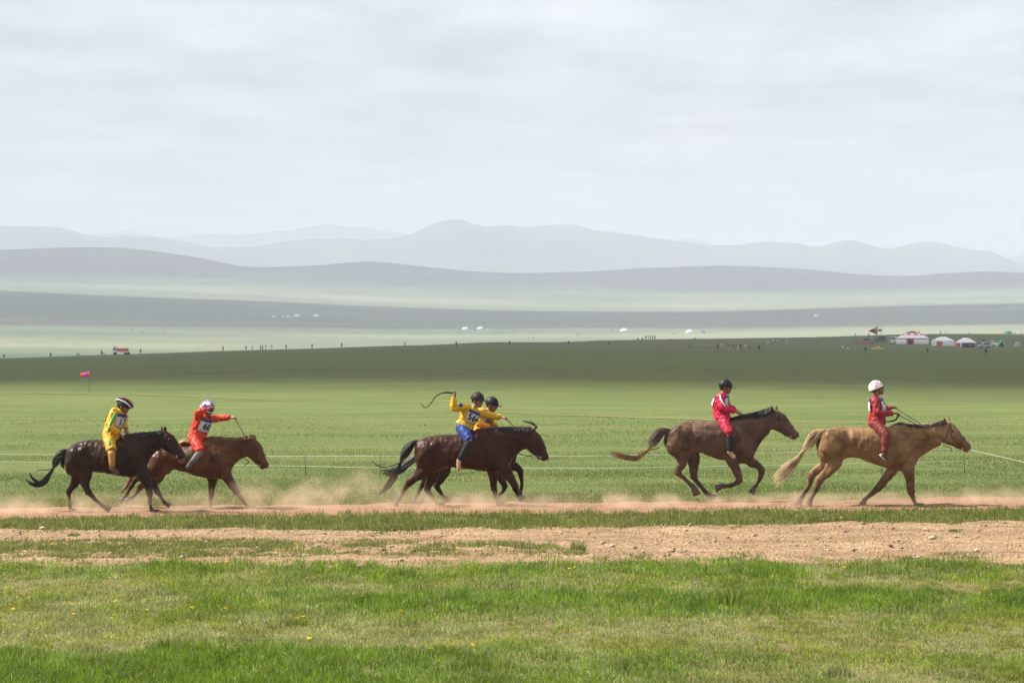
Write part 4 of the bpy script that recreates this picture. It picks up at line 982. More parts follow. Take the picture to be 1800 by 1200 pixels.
    for s in (-1, 1): q.tube([(*hd(0.0, s * 0.085, 0.02), 0.005), (*hd(0.02, s * 0.074, -0.045), 0.005), (*hd(0.045, 0.0, -0.112), 0.005)], n=5, smooth=3)
    q.build('chin_strap', mat('strap_black', (0.015, 0.015, 0.017), 0.7, 0.2), hm)
    return root, [gripN + V.loc + base, gripF + V.loc + base], V.loc + base

def whip(V, pts, label, hold):
    g = Geo(); off = V.loc; L = [Vector(hold)] + [Vector(V.p(*q)) + off for q in pts]
    o0 = L[0]; g.tube([(*(p - o0), 0.014 if i < 3 else 0.0105 - 0.0006 * i) for i, p in enumerate(L)], n=6, smooth=5)
    o = g.build('whip', mat('whip_leather', (0.014, 0.009, 0.006), 0.7, 0.15)); o.location = o0; tag(o, label, 'whip')
def reins(V, horse_root, bit, hands, sag=0.06, col=None):
    for s, h in zip((-1, 1), hands):
        a = bit - V.loc + Vector((0, s * 0.062, 0)); b = Vector(h) - V.loc
        m = a.lerp(b, 0.5) - Vector((0, 0, sag))
        m2 = a.lerp(b, 0.2) + Vector((0, s * 0.03, -0.2 * sag))
        Geo().tube([(*a, 0.0065), (*m2, 0.0065), (*m, 0.0065), (*b, 0.0065)], n=5, smooth=5).build('rein', col or leather, horse_root)

yellow = cloth('silk_yellow', (0.62, 0.31, 0.01)); green = cloth('silk_green', (0.02, 0.28, 0.08)); gold = cloth('silk_gold', (0.52, 0.30, 0.01)); ochre = cloth('breeches_ochre', (0.36, 0.19, 0.045))
orange = cloth('silk_orange', (0.52, 0.038, 0.01)); red = cloth('silk_red', (0.5, 0.03, 0.016)); blue = cloth('silk_blue', (0.012, 0.04, 0.2)); amber = cloth('silk_amber', (0.66, 0.29, 0.01))
pink = cloth('silk_pink', (0.5, 0.008, 0.05)); crimson = cloth('silk_crimson', (0.27, 0.016, 0.02)); maroon = cloth('breeches_maroon', (0.15, 0.022, 0.018)); pinkred = cloth('breeches_pink', (0.4, 0.012, 0.04))
blacks = mat('sock_black', (0.018, 0.018, 0.02), 0.8, 0.2); grey_boot = mat('boot_grey', (0.12, 0.11, 0.1), 0.7, 0.3, var=0.3); tan_foot = mat('sock_tan', (0.33, 0.21, 0.13), 0.85, 0.1, var=0.2)
sand_shoe = mat('shoe_sand', (0.36, 0.28, 0.15), 0.8, 0.2, var=0.3); brown_shoe = mat('shoe_brown', (0.12, 0.07, 0.045), 0.75, 0.2, var=0.3); white_sole = mat('sole_pale', (0.5, 0.42, 0.33), 0.8, 0.2)
olive = mat('boot_olive', (0.13, 0.12, 0.03), 0.8, 0.2, var=0.3)
cap_black = mat('helmet_black', (0.010, 0.008, 0.008), 0.5, 0.2); cap_brown = mat('helmet_dark_brown', (0.02, 0.013, 0.009), 0.55, 0.2)
h_white = mat('helmet_white', (0.75, 0.68, 0.68), 0.3, 0.5); h_red = mat('helmet_red', (0.25, 0.02, 0.025), 0.3, 0.5); h_blue = mat('helmet_blue', (0.12, 0.1, 0.42), 0.3, 0.5); h_silver = mat('helmet_silver', (0.4, 0.4, 0.44), 0.3, 0.5)
h_pink = mat('helmet_pink', (0.65, 0.25, 0.3), 0.3, 0.5); h_orange = mat('helmet_orange', (0.7, 0.22, 0.02), 0.4, 0.4)
KY = -0.245   # how far a knee stands out beside the horse

rd1, hands1, b1 = rider(V1, dict(hip=(832, 440), neck=(905, 205), head=(938, 168), pitch=18, look=18, twist=28, bend=0.035,
    elbow=[(840, 352, -0.2), (925, 325, 0.17)], hand=[(908, 408, -0.12), (952, 372, 0.06)],
    knee=(850, 555, KY), ankle=(858, 700, KY - 0.02), toe=(912, 758, KY - 0.03),
    jacket=yellow, trousers=gold, trouser_end=0.0, sock=ochre, shoe=brown_shoe, boots=True, number='17', seed=1.5, hem=-0.05,
    stripes=[('sleeve_stripe', [((884, 222, -0.185), 0.022), ((858, 285, -0.232), 0.022), ((832, 355, -0.248), 0.02), ((826, 385, -0.22), 0.018)], green),
             ('leg_stripe', [((815, 420, -0.15), 0.02), ((828, 470, -0.225), 0.024), ((838, 510, -0.275), 0.02)], green)],
    helmet=dict(kind='vent', mat=cap_black, rim=cap_black, tilt=6, ribs=[h_silver, cap_black, h_red, cap_black, h_silver])), 'person in yellow and green silks with a red and black vented helmet')
reins(V1, hr1, bit1, hands1, 0.02)
rd2, hands2, b2 = rider(V2, dict(hip=(762, 430), neck=(838, 205), head=(862, 150), pitch=26, look=25, twist=38, bend=0.02,
    elbow=[(790, 175, -0.22), (965, 235, 0.16)], hand=[(868, 150, -0.15), (1072, 228, 0.10)], grip=((1, 0, 0), (0, 0, -1)),
    knee=(812, 535, KY), ankle=(722, 640, KY - 0.02), toe=(690, 690, KY - 0.02),
    jacket=orange, trousers=red, trouser_end=0.0, sock=grey_boot, shoe=grey_boot, boots=True, number='60', seed=3.1, bib=(0.38, 0.9),
    helmet=dict(kind='shell', mat=h_blue, rim=h_white, tilt=4, patches=[((40, 10, 22), h_white), ((75, -20, 16), h_orange), ((10, 45, 20), h_red), ((58, 50, 14), h_white)])), 'person in bright orange silks with one arm stretched out over the chestnut')
reins(V2, hr2, bit2, [hands2[1], hands2[1]], -0.02)
whip(V2, [(884, 205), (872, 255), (850, 320), (826, 392), (790, 425), (765, 445)], 'thin brown whip hanging down beside the rider in orange', hands2[0])
rd3, hands3, b3 = rider(V3, dict(hip=(878, 410), neck=(960, 235), head=(1000, 165), pitch=14, look=32, twist=48, bend=0.015,
    elbow=[(782, 228, -0.2), (1105, 305, 0.12)], hand=[(798, 128, -0.2), (1215, 316, 0.05)], grip=((-1, 0, 0.2), (0.4, 0, -1)),
    knee=(930, 515, KY), ankle=(838, 690, KY - 0.02), toe=(836, 780, KY - 0.03),
    jacket=gold, trousers=blue, trouser_end=0.0, sock=blacks, shoe=tan_foot, number='564', seed=5.2, hem=0.06, bib=(0.36, 0.92),
    stripes=[('shoulder_patch', [((838, 205, -0.19), 0.035), ((868, 212, -0.17), 0.03)], blue)],
    helmet=dict(kind='cap', mat=cap_brown, tilt=-6)), 'person in yellow silks and blue breeches swinging a whip behind')
reins(V3, hr3, bit3, [hands3[1], hands3[1]], -0.04)
whip(V3, [(775, 102), (725, 98), (670, 108), (620, 145), (585, 195), (550, 228), (520, 222), (503, 196)], 'dark curved whip swung backwards by the rider in blue breeches', hands3[0])
rd4, hands4, b4 = rider(V4, dict(hip=(1015, 430), neck=(1085, 262), head=(1125, 205), pitch=16, look=22, twist=30, bend=0.05,
    elbow=[(1010, 368, -0.2), (1120, 372, 0.18)], hand=[(1105, 398, -0.1), (1160, 396, 0.08)],
    knee=(1060, 540, KY), ankle=(1000, 690, KY - 0.01), toe=(1040, 735, KY - 0.01),
    jacket=amber, trousers=amber, trouser_end=0.5, sock=blacks, shoe=brown_shoe, number='85', seed=7.7, bib=(0.4, 0.9),
    stripes=[('shoulder_band', [((1048, 262, -0.14), 0.02), ((1090, 290, -0.15), 0.024), ((1130, 306, -0.08), 0.02)], blue)],
    helmet=dict(kind='cap', mat=cap_black, tilt=-2)), 'person in amber yellow jacket crouching behind the whip-swinging rider')
reins(V4, hr4, bit4, hands4, -0.02)
rd5, hands5, b5 = rider(V5, dict(hip=(1052, 425), neck=(1050, 212), head=(1080, 150), pitch=8, look=6, twist=14, bend=0.04,
    elbow=[(1042, 330, -0.19), (1105, 320, 0.17)], hand=[(1165, 368, -0.09), (1180, 362, 0.07)],
    knee=(1100, 545, KY), ankle=(1105, 715, KY - 0.02), toe=(1148, 768, KY - 0.02),
    jacket=pink, trousers=pinkred, trouser_end=0.08, sock=blacks, shoe=sand_shoe, number='10', seed=9.4, bib=(0.5, 0.95),
    stripes=[('sleeve_print', [((1018, 215, -0.18), 0.012), ((1030, 262, -0.228), 0.013), ((1062, 312, -0.235), 0.012)], h_white)],
    helmet=dict(kind='cap', mat=cap_black, tilt=0)), 'person sitting upright in shiny pink silks and a black riding cap')
reins(V5, hr5, bit5, hands5, -0.10)
rd6, hands6, b6 = rider(V6, dict(hip=(930, 435), neck=(918, 222), head=(934, 150), pitch=-12, look=4, twist=14, bend=-0.02,
    elbow=[(925, 345, -0.2), (1010, 320, 0.17)], hand=[(1072, 352, -0.08), (1058, 308, 0.10)],
    knee=(988, 532, KY), ankle=(968, 682, KY - 0.02), toe=(1000, 722, KY - 0.02),
    jacket=crimson, trousers=maroon, trouser_end=0.85, sock=None, shoe=brown_shoe, sole=white_sole, number='72', seed=11.9, bib=(0.45, 0.97),
    stripes=[('waist_band', [((885, 350, -0.06), 0.05), ((880, 385, -0.06), 0.052), ((888, 412, -0.06), 0.045)], orange)],
    helmet=dict(kind='shell', mat=h_white, rim=cap_black, tilt=-10, patches=[((35, 20, 16), h_pink), ((70, 5, 14), h_pink), ((60, 50, 10), h_pink)])), 'person in dark red silks and a white helmet on the leading dun horse')
reins(V6, hr6, bit6, hands6, 0.0)
whip(V6, [(1085, 400), (1050, 415), (1000, 422), (950, 440), (915, 480), (905, 540)], 'thin brown whip trailing back over the thigh of the leading rider', hands6[0])
whip(V1, [(905, 445), (850, 540), (815, 610), (770, 660), (700, 695)], 'thin pale whip hanging by the thigh of the rider in yellow and green', hands1[0])
# saddle seen behind the rider in orange
sd = Geo(); sd.tube([V2.p(610, 470, 0.0) + (0.05,), V2.p(650, 448, 0.0) + (0.055,), V2.p(700, 455, 0.0) + (0.06,), V2.p(760, 470, 0.0) + (0.055,)], n=12, smooth=3, lat=2.6)
sd = sd.fused('saddle', mat('saddle_leather', (0.16, 0.09, 0.03), 0.5, 0.4, var=0.4), hr2, voxel=0.012, iters=3)
Geo().tube([V2.p(618, 452, y_) + (0.018,) for y_ in (-0.12, -0.06, 0.0, 0.06, 0.12)], n=8, smooth=2).build('cantle', mat('saddle_brass', (0.55, 0.33, 0.12), 0.4, 0.4), sd)
cl = Geo(); cl.tube([V2.p(690, 520, -0.2) + (0.09,), V2.p(705, 560, -0.25) + (0.085,), V2.p(715, 610, -0.25) + (0.06,)], n=10, smooth=2, lat=0.25)
cl.build('saddle_cloth', mat('saddle_cloth_brown', (0.12, 0.075, 0.05), 0.9, 0.1, var=0.3), sd)

# ------------------------------------------------------------------ rope fence between track and meadow
rope_mat = mat('rope_white', (0.45, 0.45, 0.42), 0.8, 0.2)
stake_mat = mat('stake_wood', (0.10, 0.085, 0.06), 0.9, 0.1)
def rope_fence():
    root = empty('rope_fence', (0, 56, 0)); tag(root, 'two thin white ropes on stakes stretched across the meadow behind the horses', 'fence')
    O = Vector((0, 56, 0))
    up = [(-60, 797, 58), (30, 798, 58), (330, 800.5, 57), (537, 801.5, 56), (668, 801, 55), (980, 801.5, 54.5), (1100, 800, 54.5), (1400, 794.5, 55.5), (1550, 791, 56.5), (1695, 788.5, 57.5)]
    lo = [(-60, 810, 58), (30, 811.5, 58), (330, 816, 57), (537, 819, 56), (668, 821.5, 55), (980, 822.5, 54.5), (1100, 822, 54.5), (1400, 816.5, 55.5), (1550, 813, 56.5), (1695, 810, 57.5)]
    for L in (up, lo): Geo().tube([(*(at(*q) - O), 0.0038) for q in L], n=5, smooth=4).build('rope', rope_mat, root)
    for L in ([(1695, 788.5, 57.5), (1740, 798, 56.6), (1800, 812, 55.2), (1900, 836, 53.4)], [(1606, 811.5, 57.0), (1640, 819, 57.2), (1682, 828, 57.7)]):
        Geo().tube([(*(at(*q) - O), 0.0038) for q in L], n=5, smooth=4).build('guy_rope', rope_mat, root)
    for px, d, top in ((330, 57, 799), (537, 56, 800), (668, 55, 798), (1550, 56.5, 789), (1695, 57.5, 786)):
        a = at(px, top, d) - O; b = Vector((a.x, a.y, -0.02)); Geo().tube([(*b, 0.007), (*a.lerp(b, 0.5), 0.007), (*a, 0.006)], n=6).build('stake', stake_mat, root)
rope_fence()

# ------------------------------------------------------------------ distant camp: gers, tents, cars, flags, people
canvas = mat('ger_canvas', (0.86, 0.85, 0.87), 0.85, 0.1, var=0.06, vscale=2); canvas2 = mat('ger_canvas_grey', (0.62, 0.62, 0.62), 0.85, 0.1, var=0.08, vscale=2)
ger_red = mat('ger_red', (0.55, 0.06, 0.04), 0.8, 0.1); door_orange = mat('door_orange', (0.42, 0.15, 0.05), 0.7, 0.2); dark_in = mat('ger_inside', (0.03, 0.025, 0.03), 0.9, 0.1); crown_m = mat('ger_crown', (0.09, 0.05, 0.04), 0.8, 0.1)
def ger(loc, w, wall_h, total_h, label, door_at=-0.3, ornament=False, bands=True, open_side=False, group=None, cm=None, detail=True):
    root = empty('ger', loc); tag(root, label, 'tent', group); r = w / 2; cm = cm or canvas
    n = 28; ri = lambda rr, z: [(rr * math.cos(2 * math.pi * j / n), rr * math.sin(2 * math.pi * j / n), z) for j in range(n)]
    if open_side:
        g = Geo(); 
        for k in range(9):
            a0, a1 = R(150 + k * 10), R(160 + k * 10)
            b = len(g.v)
            for a in (a0, a1):
                for z in (-0.3, wall_h): g.v.append((r * math.cos(a), r * math.sin(a), z))
            g.f.append((b, b + 2, b + 3, b + 1)); g.m.append(0)
        wl = g.build('wall', cm, root); md = wl.modifiers.new('s', 'SOLIDIFY'); md.thickness = 0.08
        for k in range(6):
            a = R(255 + k * 28); Geo().tube([(r * 0.97 * math.cos(a), r * 0.97 * math.sin(a), -0.3, 0.06), (r * 0.97 * math.cos(a), r * 0.97 * math.sin(a), wall_h, 0.06)], n=6).build('pole', crown_m, root)
        g = Geo(); g.ring_loft([[(p[0] * 0.8, p[1] * 0.3 + r * 0.5, p[2]) for p in ri(r, z)] for z in (-0.2, wall_h)]); g.build('curtain', mat('curtain_blue', (0.06, 0.07, 0.16), 0.9, 0.1), root)
    else:
        Geo().ring_loft([ri(r * 1.0, -0.4), ri(r * 1.0, wall_h * 0.5), ri(r * 0.985, wall_h)]).build('wall', cm, root)
    g = Geo(); rings = []
    for t in (0.0, 0.03, 0.35, 0.7, 0.95, 1.0):
        rings.append(ri(r * 1.03 * (1 - t * 0.80) + (0.0 if t < 0.95 else 0), wall_h + 0.02 - (0.18 if t == 0 else 0) + (total_h - wall_h) * (t ** 0.88)))
    g.ring_loft(rings); rf = g.build('roof', cm, root)
    if not detail: return root
    Geo().ring_loft([ri(r * 0.2, total_h - 0.05), ri(r * 0.19, total_h + 0.12), ri(r * 0.13, total_h + 0.22)]).build('crown', crown_m, rf)
    a = R(-90) + door_at; dw = 0.95 if not ornament else 1.35; dh = wall_h * 0.9
    tv = Vector((-math.sin(a), math.cos(a), 0)); nv = Vector((math.cos(a), math.sin(a), 0)); c = nv * (r * 0.995)
    M = Matrix((tv, nv, Vector((0, 0, 1)))).transposed()
    Geo().box(c + Vector((0, 0, dh / 2 - 0.1)), (dw * 2, 0.24, dh + 0.2), rot=M).build('door_frame', door_orange if not ornament else ger_red, root, smooth=False)
    Geo().box(c + nv * 0.13 + Vector((0, 0, dh / 2 - 0.1)), (dw * (0.85 if ornament else 1.5), 0.08, dh - 0.1), rot=M).build('door', dark_in if ornament else door_orange, root, smooth=False)
    if bands:
        for z, rr in ((wall_h * 0.97, 1.012),) + (((wall_h * 0.5, 1.008),) if not ornament else ()):
            g = Geo(); g.tube([(r * rr * math.cos(2 * math.pi * j / 36), r * rr * math.sin(2 * math.pi * j / 36), z, 0.13 if ornament else 0.05) for j in range(37)], n=5, cap=False); g.build('band', ger_red if ornament else canvas2, root)
    if ornament:   # red appliqué round the crown with hooked tongues
        g = Geo()
        def roofp(ang, t, o=0.05): rr = r * 1.03 * (1 - t * 0.80); return (rr * math.cos(ang) * 1.01, rr * math.sin(ang) * 1.01, wall_h + 0.02 + (total_h - wall_h) * (t ** 0.88) + o)
        for k in range(8):
            ac = R(k * 45 + 12 - 90)
            for (t0, t1, w0, w1) in ((0.72, 0.98, 22, 24), (0.5, 0.72, 5, 6), (0.42, 0.52, 15, 13)):
                b = len(g.v); m_ = 6
                for i in range(m_ + 1):
                    f = i / m_ * 2 - 1; g.v += [roofp(ac + R(w0 * f), t0), roofp(ac + R(w1 * f), t1)]
                for i in range(m_): g.f.append((b + 2 * i, b + 2 * i + 2, b + 2 * i + 3, b + 2 * i + 1)); g.m.append(0)
        o = g.build('roof_ornament', mat('applique_red', (0.62, 0.07, 0.05), 0.8, 0.1), rf); md = o.modifiers.new('s', 'SOLIDIFY'); md.thickness = 0.03
    return root
def sized(px, py): q = hit(px, py); return q, FPX / q.y
q, s = sized(1604, 605.0); ger(q, 57 / s, 10.6 / s, 22 / s, 'large white ger with red ornament around its crown', -0.28, ornament=True)
q, s = sized(1657.5, 608.0); ger(q, 40 / s, 9.0 / s, 16.5 / s, 'medium white ger with an orange door between the two other camp gers', -0.45)
q, s = sized(1697.5, 610.0); ger(q, 36 / s, 8.2 / s, 16.5 / s, 'open-sided white ger beside the parked silver cars', -1.0, open_side=True)

tyre = mat('tyre_rubber', (0.02, 0.02, 0.02), 0.9, 0.1); glass = mat('car_glass', (0.02, 0.025, 0.03), 0.1, 0.6); lamp = mat('car_lamp', (0.6, 0.6, 0.55), 0.2, 0.6); rimm = mat('car_rim', (0.3, 0.3, 0.3), 0.4, 0.5, metal=0.6)
def car(loc, rz, L, H, paint, label, style='suv'):
    root = empty('parked_car', loc, rz); tag(root, label, 'car', 'cars parked at the camp' if loc[0] > 0 else 'cars parked below the crest'); W = 0.40 * L; l = L / 2; g0 = 0.28
    hood = 0.52 * H; prof = [(-l, g0), (-l, hood * 1.08), (-l * 0.93, H * 0.6), (-l * 0.84, H * 0.94), (-l * 0.7, H), (l * 0.12, H), (l * 0.24, H * 0.97), (l * 0.5, hood * 1.2), (l * 0.92, hood * 1.08), (l, hood * 0.8), (l, g0)]
    if style == 'saloon': prof = [(-l, g0), (-l, hood * 1.15), (-l * 0.62, hood * 1.22), (-l * 0.36, H * 0.97), (-l * 0.2, H), (l * 0.12, H), (l * 0.24, H * 0.95), (l * 0.52, hood * 1.2), (l * 0.92, hood), (l, hood * 0.75), (l, g0)]
    b = Geo().prism(prof, -W / 2, W / 2).build('body', paint, root, smooth=False); md = b.modifiers.new('b', 'BEVEL'); md.width = 0.09; md.segments = 2
    for s_ in (-1, 1):
        x0 = -l * (0.80 if style == 'suv' else 0.42)
        Geo().prism([(x0, hood * 1.2), (x0 + 0.12 * l, H * 0.9), (l * 0.1, H * 0.9), (l * 0.38, hood * 1.24)], s_ * (W / 2 - 0.03), s_ * (W / 2 + 0.012)).build('side_window', glass, root, smooth=False)
        Geo().ball((l * 0.97, s_ * W * 0.36, hood * 0.86), (0.08, 0.2, 0.12), n=8, m=6).build('headlight', lamp, root)
        for x in (-l * 0.6, l * 0.62):
            wg = Geo(); wg.ring_loft([[(x + rr * math.cos(2 * math.pi * j / 16), y_, 0.36 + rr * math.sin(2 * math.pi * j / 16)) for j in range(16)] for rr, y_ in ((0.3, s_ * (W / 2 + 0.04)), (0.36, s_ * (W / 2 + 0.02)), (0.36, s_ * (W / 2 - 0.2)), (0.3, s_ * (W / 2 - 0.22)))])
            wh = wg.build('wheel', tyre, root); Geo().ball((x, s_ * (W / 2 + 0.04), 0.36), (0.19, 0.02, 0.19), n=12, m=6).build('rim', rimm, wh)
    dirv = Vector((l * 0.26, 0, -(H * 0.95 - hood * 1.2))).normalized()
    Geo().prism([(l * 0.255, H * 0.93), (l * 0.495, hood * 1.25), (l * 0.515, hood * 1.25), (l * 0.275, H * 0.93)], -W * 0.42, W * 0.42).build('windscreen', glass, root, smooth=False)
    Geo().box((-l * 0.985, 0, H * 0.72) if style == 'suv' else (-l * 0.5, 0, H * 0.82), (0.06, W * 0.8, H * 0.22)).build('rear_window', glass, root, smooth=False)
    return root
def paint(n, c): return mat('paint_' + n, c, 0.3, 0.5, coat=0.4)
for px, py, wpx, hpx, rz, pc, lb, st in (
    (1526.5, 604.0, 25, 10.5, R(-8), paint('blue_grey', (0.12, 0.17, 0.25)), 'blue-grey car nearest the big flag', 'suv'),
    (1547, 601.5, 23, 11.5, R(172), paint('dark', (0.05, 0.06, 0.075)), 'dark off-road car parked behind the blue-grey one', 'suv'),
    (1571, 604.3, 15, 13.5, R(-115), paint('dust_white', (0.45, 0.45, 0.45)), 'pale off-road car tucked against the large ger', 'suv'),
    (1727, 605.0, 18, 10.5, R(168), paint('grey_green', (0.2, 0.22, 0.2)), 'grey van with a pale roof behind the silver car', 'suv'),
    (1730.5, 611.5, 22, 11.0, R(190), paint('silver', (0.34, 0.35, 0.35)), 'silver off-road car in front of the grey van', 'suv'),
    (1746, 607.8, 11.5, 10.0, R(-70), paint('white', (0.62, 0.64, 0.66)), 'small white car beside the bright green tent', 'saloon')):
    q, s = sized(px, py); car(q, rz, max(wpx / s, 3.8) if wpx > 15 else 4.2, hpx / s * 0.92, pc, lb, st)
for px, py, lb in ((137, 625.2, 'white car behind the crest under the left end of the ridge'), (181, 623.6, 'white car next to the red and white truck')):
    q, s = sized(px, py); q.z -= 0.5; car(q, R(180 if px < 150 else 0), 13 / s * 0.85, 1.5, paint('white', (0.62, 0.64, 0.66)), lb, 'saloon')
def truck():
    q, s = sized(213, 623.3); root = empty('truck', q); tag(root, 'red and white fire truck on the crest at the left', 'truck')
    L = 31 / s; wm = paint('truck_white', (0.7, 0.68, 0.68)); rm = paint('truck_red', (0.5, 0.08, 0.07)); l = L / 2
    Geo().box((0.5, 0, 1.45), (L - 1.9, 1.9, 1.0)).build('cargo_body', rm, root, smooth=False)
    Geo().box((0.5, 0, 0.72), (L - 1.9, 1.92, 0.44)).build('side_skirt', wm, root, smooth=False)
    c = Geo().prism([(-l, 0.5), (-l, 1.3), (-l + 0.4, 2.15), (-l + 1.35, 2.15), (-l + 1.35, 0.5)], -0.95, 0.95).build('cab', wm, root, smooth=False)
    Geo().prism([(-l + 0.3, 1.4), (-l + 0.55, 2.0), (-l + 1.1, 2.0), (-l + 1.1, 1.4)], -0.97, -0.955).build('window', glass, c, smooth=False)
    Geo().box((-l + 0.9, 0, 2.3), (0.3, 1.2, 0.24)).build('beacon_bar', rm, c, smooth=False)
    Geo().tube([(-l + 0.2, 0, 2.3, 0.06), (-l + 1.3, 0, 2.55, 0.06), (-l + 0.1, 0, 2.75, 0.06)], n=6).build('boom', rm, root)
    for x in (-l + 0.9, l - 1.3, l - 0.5):
        for s_ in (-1, 1):
            wg = Geo(); wg.ring_loft([[(x + rr * math.cos(2 * math.pi * j / 14), y_, 0.4 + rr * math.sin(2 * math.pi * j / 14)) for j in range(14)] for rr, y_ in ((0.33, s_ * 0.97), (0.4, s_ * 0.95), (0.4, s_ * 0.75))]); wg.build('wheel', tyre, root)
truck()

# tents
def ridge_tent():
    q, s = sized(1760.5, 609.5); root = empty('ridge_tent', q); tag(root, 'bright green edged ridge tent with a dark red front', 'tent'); w = 15.5 / s / 2; h = 11.5 / s
    Geo().prism([(-w * 0.86, 0), (0, h * 0.84), (w * 0.86, 0)], 0.05, 3.2).build('inner_tent', mat('tent_maroon', (0.1, 0.025, 0.02), 0.9, 0.1), root, smooth=False)
    for s_ in (-1, 1):
        f = Geo().prism([(0, h), (s_ * w, -0.05), (s_ * w * 0.84, -0.05), (0, h * 0.8)], -0.25, 3.4).build('fly_sheet', mat('tent_green', (0.13, 0.55, 0.16), 0.7, 0.2), root, smooth=False)
    for s_ in (-1, 1): Geo().tube([(0, 0, h * 0.97, 0.02), (s_ * w * 1.15, -1.0, 0, 0.02)], n=4).build('guy_line', rope_mat, root)
ridge_tent()
def dome(px, py, wpx, hpx, m, label, ribs=True):
    q, s = sized(px, py); root = empty('dome_tent', q); tag(root, label, 'tent', 'dome tents at the camp'); w = wpx / s / 2; h = hpx / s
    Geo().ball((0, 0, -0.05), (w, w * 0.8, h), n=16, m=8, hi=R(92)).build('canopy', m, root)
    for a in (R(40), R(140)):
        Geo().tube([(w * 1.02 * math.cos(t) * math.cos(a), w * 0.82 * math.cos(t) * math.sin(a), h * 1.02 * math.sin(t), 0.04) for t in np.linspace(0.02, math.pi - 0.02, 12)], n=5).build('pole', canvas2, root)
dome(1771.5, 586.3, 16, 6.0, mat('tent_teal', (0.06, 0.16, 0.14), 0.7, 0.2), 'large dark teal dome tent on the crest at the right')
dome(1783.5, 586.3, 7, 2.6, mat('tent_teal2', (0.1, 0.26, 0.26), 0.7, 0.2), 'low teal dome tent right beside the large dark one')
dome(1791, 586.3, 8, 3.2, mat('tent_grey', (0.36, 0.4, 0.42), 0.7, 0.2), 'low grey dome tent on the crest at the right edge')
dome(1788.5, 610, 13, 9.5, mat('tent_sage', (0.3, 0.38, 0.36), 0.7, 0.2), 'grey-green dome tent below the crest at the right edge')
# small far gers and shelters in the valley
far_defs = [(481, 557, 6), (497, 557, 5), (506, 557.2, 6), (522, 556.6, 11), (556, 556.6, 11), (818, 579.3, 11), (844, 579.3, 12), (1097, 582.5, 13), (1211.5, 585, 13), (1434, 556.4, 9)]
far_lab = ['tiny pale ger at the left end of the far row', 'smallest pale ger in the far row on the slope', 'tiny pale ger beside the larger one of the far row', 'larger of the far row of gers on the shaded slope', 'rightmost ger of the far row on the shaded slope', 'left ger of the pair in the middle of the valley', 'right ger of the pair in the middle of the valley', 'far ger beside the pale blue shelters', 'far ger standing next to a blue shelter', 'lone far ger high on the right-hand slope']
for (px, py, w), lb in zip(far_defs, far_lab):
    q = hit(px, py, 1700, 7000); s = FPX / q.y; ger(q, w / s, w * 0.2 / s, w * 0.42 / s, lb, group='far gers in the valley', detail=False)
def shelter(px, py, w, h, m, label):
    q = hit(px, py, 1700, 7000); s = FPX / q.y; root = empty('shelter', q); tag(root, label, 'shelter', 'far shelters in the valley'); W = w / s; H = h / s
    Geo().box((0, 0, H * 0.3), (W * 0.94, W * 0.6, H * 0.6)).build('wall', m, root, smooth=False)
    Geo().prism([(-W / 2, H * 0.6), (-W * 0.3, H), (W * 0.3, H), (W / 2, H * 0.6)], -W * 0.34, W * 0.34).build('roof', m, root, smooth=False)
sb = mat('shelter_blue', (0.1, 0.25, 0.6), 0.7, 0.2); sc_ = mat('shelter_pale', (0.4, 0.58, 0.65), 0.7, 0.2)
shelter(856.5, 580, 4, 2.6, canvas, 'small white shelter right of the pair of valley gers'); shelter(863.5, 580, 4, 2.2, sc_, 'pale shelter at the right end of the valley pair')
shelter(1075, 582, 8, 3.2, sc_, 'pale blue shelter left of a far ger'); shelter(1086, 582, 5, 2.2, sc_, 'smaller pale blue shelter next to a far ger'); shelter(1236, 585, 7, 4.4, sb, 'bright blue shelter right of a far ger'); shelter(836, 580, 6, 2.4, sb, 'low blue shelter between the pair of valley gers')

# flags
def flag(px, base_y, top_y, cloth_pts, name_label, bands, pole_r=0.03, cat='flag'):
    q, s = sized(px, base_y); root = empty('flag', q); tag(root, name_label, cat); H = (base_y - top_y) / s
    Geo().tube([(0, 0, -0.1, pole_r), (0, 0, H, pole_r * 0.8)], n=6).build('pole', stake_mat, root)
    n = len(cloth_pts) - 1; k = 0
    for (c, f0, f1) in bands:
        g = Geo(); m_ = 5
        for i in range(m_ + 1):
            f = f0 + (f1 - f0) * i / m_; xs_ = [p[0] for p in cloth_pts]; t = f * n; i0 = min(int(t), n - 1); fr = t - i0
            a, b = cloth_pts[i0], cloth_pts[i0 + 1]; x = (a[0] + (b[0] - a[0]) * fr - px) / s; z1 = (base_y - (a[1] + (b[1] - a[1]) * fr)) / s; z0 = (base_y - (a[2] + (b[2] - a[2]) * fr)) / s
            y = 0.12 * math.sin(f * 9) * (H * 0.15); g.v += [(x, y, z0), (x, y + 0.05, z1)]
        for i in range(m_): g.f.append((2 * i, 2 * i + 2, 2 * i + 3, 2 * i + 1)); g.m.append(0)
        o = g.build('cloth_band', c, root); md = o.modifiers.new('s', 'SOLIDIFY'); md.thickness = 0.01
fr_ = mat('flag_red', (0.85, 0.07, 0.03), 0.7, 0.1, trans=0.3); fb_ = mat('flag_blue', (0.22, 0.13, 0.75), 0.7, 0.1, trans=0.3); fy_ = mat('flag_yellow', (0.6, 0.36, 0.05), 0.7, 0.1, trans=0.3); fp_ = mat('flag_pink', (0.55, 0.33, 0.3), 0.7, 0.1, trans=0.3); fcr = mat('flag_crimson', (0.3, 0.025, 0.06), 0.7, 0.1, trans=0.3); fnv = mat('flag_navy', (0.05, 0.06, 0.3), 0.7, 0.1, trans=0.3)
flag(157, 691, 651, [(157, 652.5, 662.5), (153, 654, 663), (147, 654.5, 662.5), (141, 655.5, 662.5)], 'small red and blue flag on a thin pole in the meadow at the left', [(fr_, 0, 0.36), (fb_, 0.36, 0.62), (fr_, 0.62, 1.0)], 0.008)
